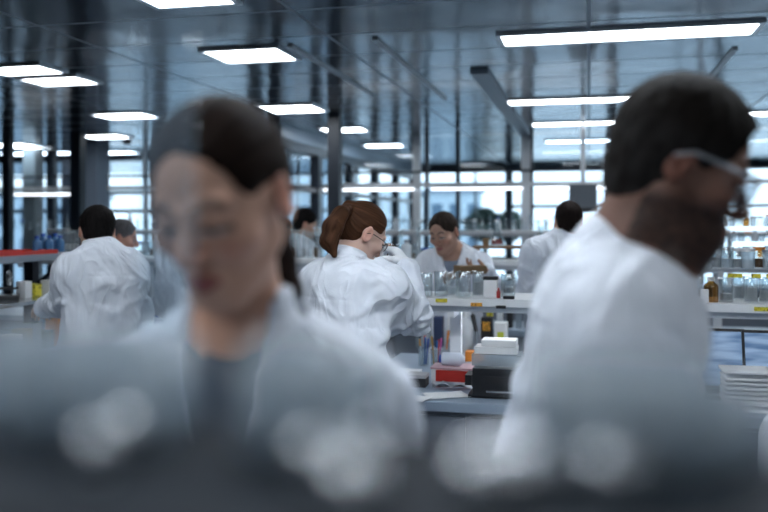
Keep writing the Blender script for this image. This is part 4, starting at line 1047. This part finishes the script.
# wooden riser with the flask
pw = on_f(500, BF + .12, BZ)
wr_ = empty('riser', pw, ZROT, 'brown wooden riser standing on the second bench shelf', 'riser')
obj('board', box(B(), (0, 0, .088), (.34, .22, .018)), M_wood, wr_, bevel=.002)
for sx in (-.155, .155): obj('leg', box(B(), (sx, 0, .0395), (.018, .2, .079)), M_wood, wr_)
glass_item('flask', on_f(497, BF + .12, BZ + .0975), 'conical flask with dark red contents standing on the wooden riser', None, .17, .052, .22, liq_red)
carton(on_f(486, BF + .16, BZ + .0975), (.04, .05, .05), M_brown, 'small brown box beside the flask on the wooden riser')
# brown box held by the man
bx = carton(P(470, 270, 4.70) + np.array((0, 0, -.02)), (.16, .10, .045), M_brown, 'brown open cardboard box held by the man behind the bench', rot=.25, name='cardboard_box')
# glassware rack at the right
rk = empty('rack', W(2.35, 5.82, IZ), ZROT, 'tall metal storage rack full of small bottles at the far right', 'rack')
rl = (1.37, 1.47, 1.565)
for z in rl: obj('shelf_board', box(B(), (0, 0, z - IZ), (1.5, .30, .012)), M_lightgrey, rk)
for sx in (-.74, .74):
    for sy in (-.13, .13): obj('upright', box(B(), (sx, sy, .36), (.02, .02, .72)), M_steel, rk)
wn_ = ['lowest', 'middle', 'top']; caps = [M_whitep, M_grey, M_blackm, M_orange, M_whitep, M_lightgrey, M_brown]; lq = [liq_pale, liq_grey, liq_brown, liq_pale]
for a, z in enumerate(rl):
    for i in range(13):
        px = 690 + i * 7.0 + (a % 2) * 2
        glass_item(['jar', 'bottle', 'tub'][(i + a) % 3], on_f(px, 5.78 + .03 * (i % 2), z + .006), '%s little vessel from the left on the %s level of the far metal rack' % (ORD[i], wn_[a]), 'small vessels in the far metal rack', rng.uniform(.055, .078), rng.uniform(.017, .022), None, [liq_pale, liq_grey, M_amber, M_frost][(i * 3 + a) % 4], caps[(i * 2 + a) % 7])

# ---- third bench far back in front of the partition
i3, L_, D = bench('far bench in front of the glass partition', -7.0, 4.5, 9.75, 10.3, IZ)
wshelf('far white shelf in front of the glass partition', -6.9, 4.4, 9.8, 10.1, 1.50, posts=(-6.5, -4.5, -2.5, -.5, 1.5, 3.5), group='bench shelves')
cntk = {}
for i, px in enumerate(list(range(4, 70, 9)) + list(range(130, 168, 8)) + list(range(318, 336, 8)) + list(range(388, 436, 8)) + list(range(466, 560, 8))):
    k = kinds[(i * 7) % 9]; cntk[k] = cntk.get(k, 0) + 1
    glass_item(k, on_f(px, 9.88 + .07 * (i % 2), 1.50), '%s %s from the left on the far shelf by the partition' % (ORD[cntk[k] - 1], NAME[k]), 'glassware on the far shelf', rng.uniform(.12, .24) if k in ('cylinder', 'bottle', 'flask') else .13, .030, None, liq_pale, [M_whitep, M_grey, M_blue, M_whitep][i % 4])

# ---- left bench, running away from the camera
lb = empty('bench', W(-3.2, 3.4), ZROT, 'left bench running away from the camera beside the black-haired man', 'bench', 'laboratory benches')
obj('worktop', box(B(), (0, 0, .88), (.82, 2.4, .04)), M_bench, lb, bevel=.004); obj('body', box(B(), (0, 0, .48), (.74, 2.3, .76)), M_cabinet, lb); obj('plinth', box(B(), (0, 0, .05), (.66, 2.2, .1)), M_blackm, lb)
for j in range(4): 
    d = obj('door', box(B(), (.376, -.87 + j * .58, .5), (.018, .56, .68)), M_cabinet, lb); obj('handle', box(B(), (.39, -.87 + j * .58, .79), (.012, .14, .012)), M_steel, d)
LZ = 1.42
ls = empty('shelf', W(-3.18, 3.5, .90), ZROT, 'grey overhead shelf of the left bench carrying a red tray', 'shelf', 'bench shelves')
obj('shelf_board', box(B(), (0, 0, LZ - .90 - .018), (.44, 2.2, .036)), M_grey, ls)
for y in (-.95, .0, .95):
    obj('upright', box(B(), (-.05, y, .24), (.06, .06, .47)), M_dark, ls); obj('bracket', tube(B(), [(-.05, y, .30), (.17, y, .47)], .013, 8), M_dark, ls)
ll = empty('shelf', W(-3.0, 3.75, .90), ZROT, 'low steel shelf under the grey overhead shelf on the left bench', 'shelf', 'bench shelves')
obj('shelf_board', box(B(), (0, 0, .275), (.30, 1.5, .02)), M_steel, ll)
for y in (-.7, .7):
    for x in (-.13, .13): obj('leg', box(B(), (x, y, .1325), (.02, .02, .265)), M_steel, ll)
def lp(px, r, z):
    t = (px - HX) / FPX; Y = r / (t * CR - SR); return np.array([t * Y, Y, z])
rt = empty('tray', lp(-8, -3.10, LZ), ZROT, 'flat red tray lying on the grey overhead shelf at the left', 'tray')
obj('tray_base', box(B(), (0, 0, .006), (.24, .8, .008)), M_red, rt); b = B(); box(b, (.12, 0, .011), (.012, .8, .022)); box(b, (-.12, 0, .011), (.012, .8, .022)); box(b, (0, .4, .011), (.24, .012, .022)); box(b, (0, -.4, .011), (.24, .012, .022)); obj('rim', b, M_red, rt)
for i, px in enumerate((37, 43, 49, 55, 60)):
    glass_item('bottle', lp(px, -3.12 - .05 * (i % 2), LZ), '%s blue bottle from the left on the grey overhead shelf' % ORD[i], 'blue bottles on the grey overhead shelf',   .10 + .012 * (i % 2), .026, None, mat('blue_bottle', (.05, .16, .34), .35, noise=.15), M_blue)
for i, px in enumerate((65, 69, 73, 77)):
    glass_item('cylinder', lp(px, -3.12, LZ), '%s clear cylinder right of the blue bottles' % ORD[i], 'clear cylinders right of the blue bottles', .13, .024, .3, liq_grey)
mz = 1.185
mp = lp(9, -2.99, mz)
mc = empty('microscope', mp, ZROT + .6, 'black microscope on the low steel shelf at the left edge', 'microscope')
obj('foot', box(B(), (0, 0, .015), (.10, .13, .03)), M_black, mc, bevel=.006); obj('arm', tube(B(), [(-.0, .05, .02), (0, .06, .09), (0, .03, .135)], [.018, .016, .014], 10), M_black, mc); obj('stage', box(B(), (0, -.01, .065), (.09, .08, .008)), M_blackm, mc); obj('tube', tube(B(), [(0, -.01, .08), (0, -.01, .125), (0, -.05, .15)], [.012, .016, .013], 12), M_steel, mc)
gl_ = 'cartons on the low steel shelf'
for i, (px, m, wd) in enumerate(((24, M_whitep, 'white'), (34, M_tapey, 'yellow'), (48, M_paper, 'paper white'), (58, M_frost, 'milky'), (66, M_orange, 'orange'))):
    carton(lp(px, -3.0, mz), (.06, .06, rng.uniform(.06, .11)), m, '%s small box on the low steel shelf at the left' % wd, group=gl_)
for i, (px, m, wd) in enumerate(((12, M_whitep, 'white'), (22, M_brown, 'brown'), (31, M_frost, 'milky'), (44, M_blackm, 'black'), (55, M_orange, 'orange'))):
    carton(lp(px, -2.93, .90), (.08, .07, rng.uniform(.08, .16)), m, '%s box on the left worktop under the steel shelf' % wd, group='boxes on the left worktop')

# beaker in the woman's hand
hb_ = P(396, 292, 3.16)
glass_item('beaker', hb_, 'clear glass beaker held up by the woman with the chestnut ponytail', None, .085, .032, .25, liq_pale)

# ================================================================== the near glassware shelf the camera looks over
nb = empty('bench', W(.08, .54), ZROT, 'near bench below the picture that carries the blurred glassware shelf', 'bench', 'laboratory benches')
obj('worktop', box(B(), (0, 0, .88), (2.0, .50, .04)), M_bench, nb); obj('body', box(B(), (0, 0, .47), (1.9, .44, .78)), M_cabinet, nb); obj('plinth', box(B(), (0, 0, .04), (1.8, .36, .08)), M_blackm, nb)
FZ = 1.515
ns_ = empty('shelf', W(.0, .275, .90), ZROT, 'blurred dark slate shelf across the bottom of the picture', 'shelf')
obj('shelf_board', box(B(), (0.0, -.005, FZ - .90 - .014), (1.5, .13, .028)), M_fgshelf, ns_, bevel=.002)
for sx in (-.7, .7): obj('upright', box(B(), (sx, .03, (FZ - .928) / 2), (.03, .04, FZ - .928)), M_fgshelf, ns_)
for sx in (-.7, .7): obj('foot', box(B(), (sx, .06, .006), (.05, .12, .012)), M_fgshelf, ns_)
ap = empty('acrylic_screen', (P(166, 222, .66)[0], .66, .90), ZROT * .3, 'narrow clear acrylic upright in front of one side of the nearest woman', 'screen')
obj('panel', box(B(), (0, 0, .50), (.042, .006, 1.0)), M_acryl, ap); obj('foot', box(B(), (0, 0, .006), (.08, .06, .012)), M_grey, ap)
gV = 'blurred milky sample tubes on the near shelf'
for i, (px, f, h, r) in enumerate([(2, .325, .040, .016), (34, .30, .036, .012), (60, .325, .037, .016), (92, .30, .034, .012), (118, .325, .040, .015), (146, .30, .034, .012), (166, .33, .034, .013), (272, .30, .034, .013), (296, .325, .040, .015), (326, .30, .036, .012), (352, .325, .034, .014), (566, .325, .038, .015), (588, .30, .036, .012), (614, .325, .038, .016), (644, .30, .034, .012), (668, .325, .038, .015), (700, .305, .032, .012), (728, .325, .026, .013)]):
    p = on_f(px, f, FZ); o = empty('sample_tube', p, 0, '%s blurred milky tube from the left on the near shelf' % ORD[i], 'tube', gV)
    obj('body', lathe(B(), [(0, 0), (r * .9, 0), (r, .003), (r, h), (r * .9, h), (r * .9, .004), (0, .003)], 20), M_frost, o, smooth=True)
    if i % 3 == 1: obj('liquid', lathe(B(), [(0, .004), (r * .86, .004), (r * .86, h * .35), (0, h * .35)], 20), M_frost, o)
M_capmetal = mat('brushed_cap_metal', (.85, .88, .91), .16, .9, noise=.03, nscale=60)
gK = 'metal lids added as blurred bright discs on the near shelf'  # shallow metal domes added to catch lamp light as blurred bright discs
for i, (px, py, r) in enumerate([(134, 422, .0085), (312, 450, .0070), (354, 472, .0090), (362, 434, .0075), (484, 464, .0100), (520, 460, .0115), (613, 460, .0095), (536, 416, .0075), (697, 444, .0080), (96, 446, .006)]):
    z = FZ + .009; Y = FPX * (CAMZ - z) / (py - HY); Y = min(max(Y, .235), .33)
    p = P(px, py, Y)
    zz = max(p[2] - FZ, .010)
    o = empty('glint_vial', (p[0], p[1], FZ), 0, '%s metal-lidded vial from the left on the near shelf, added for its bright disc' % ORD[i], 'vial', gK)
    obj('vial', lathe(B(), [(0, 0), (r * .8, 0), (r * .8, zz - .006), (0, zz - .006)], 18), M_frost, o); obj('lid', lathe(B(), [(0, zz - .006), (r, zz - .006), (r, zz + .001), (r * .8, zz + .0028), (r * .5, zz + .0044), (r * .2, zz + .0051), (0, zz + .0052)], 24), M_capmetal, o, smooth=True)
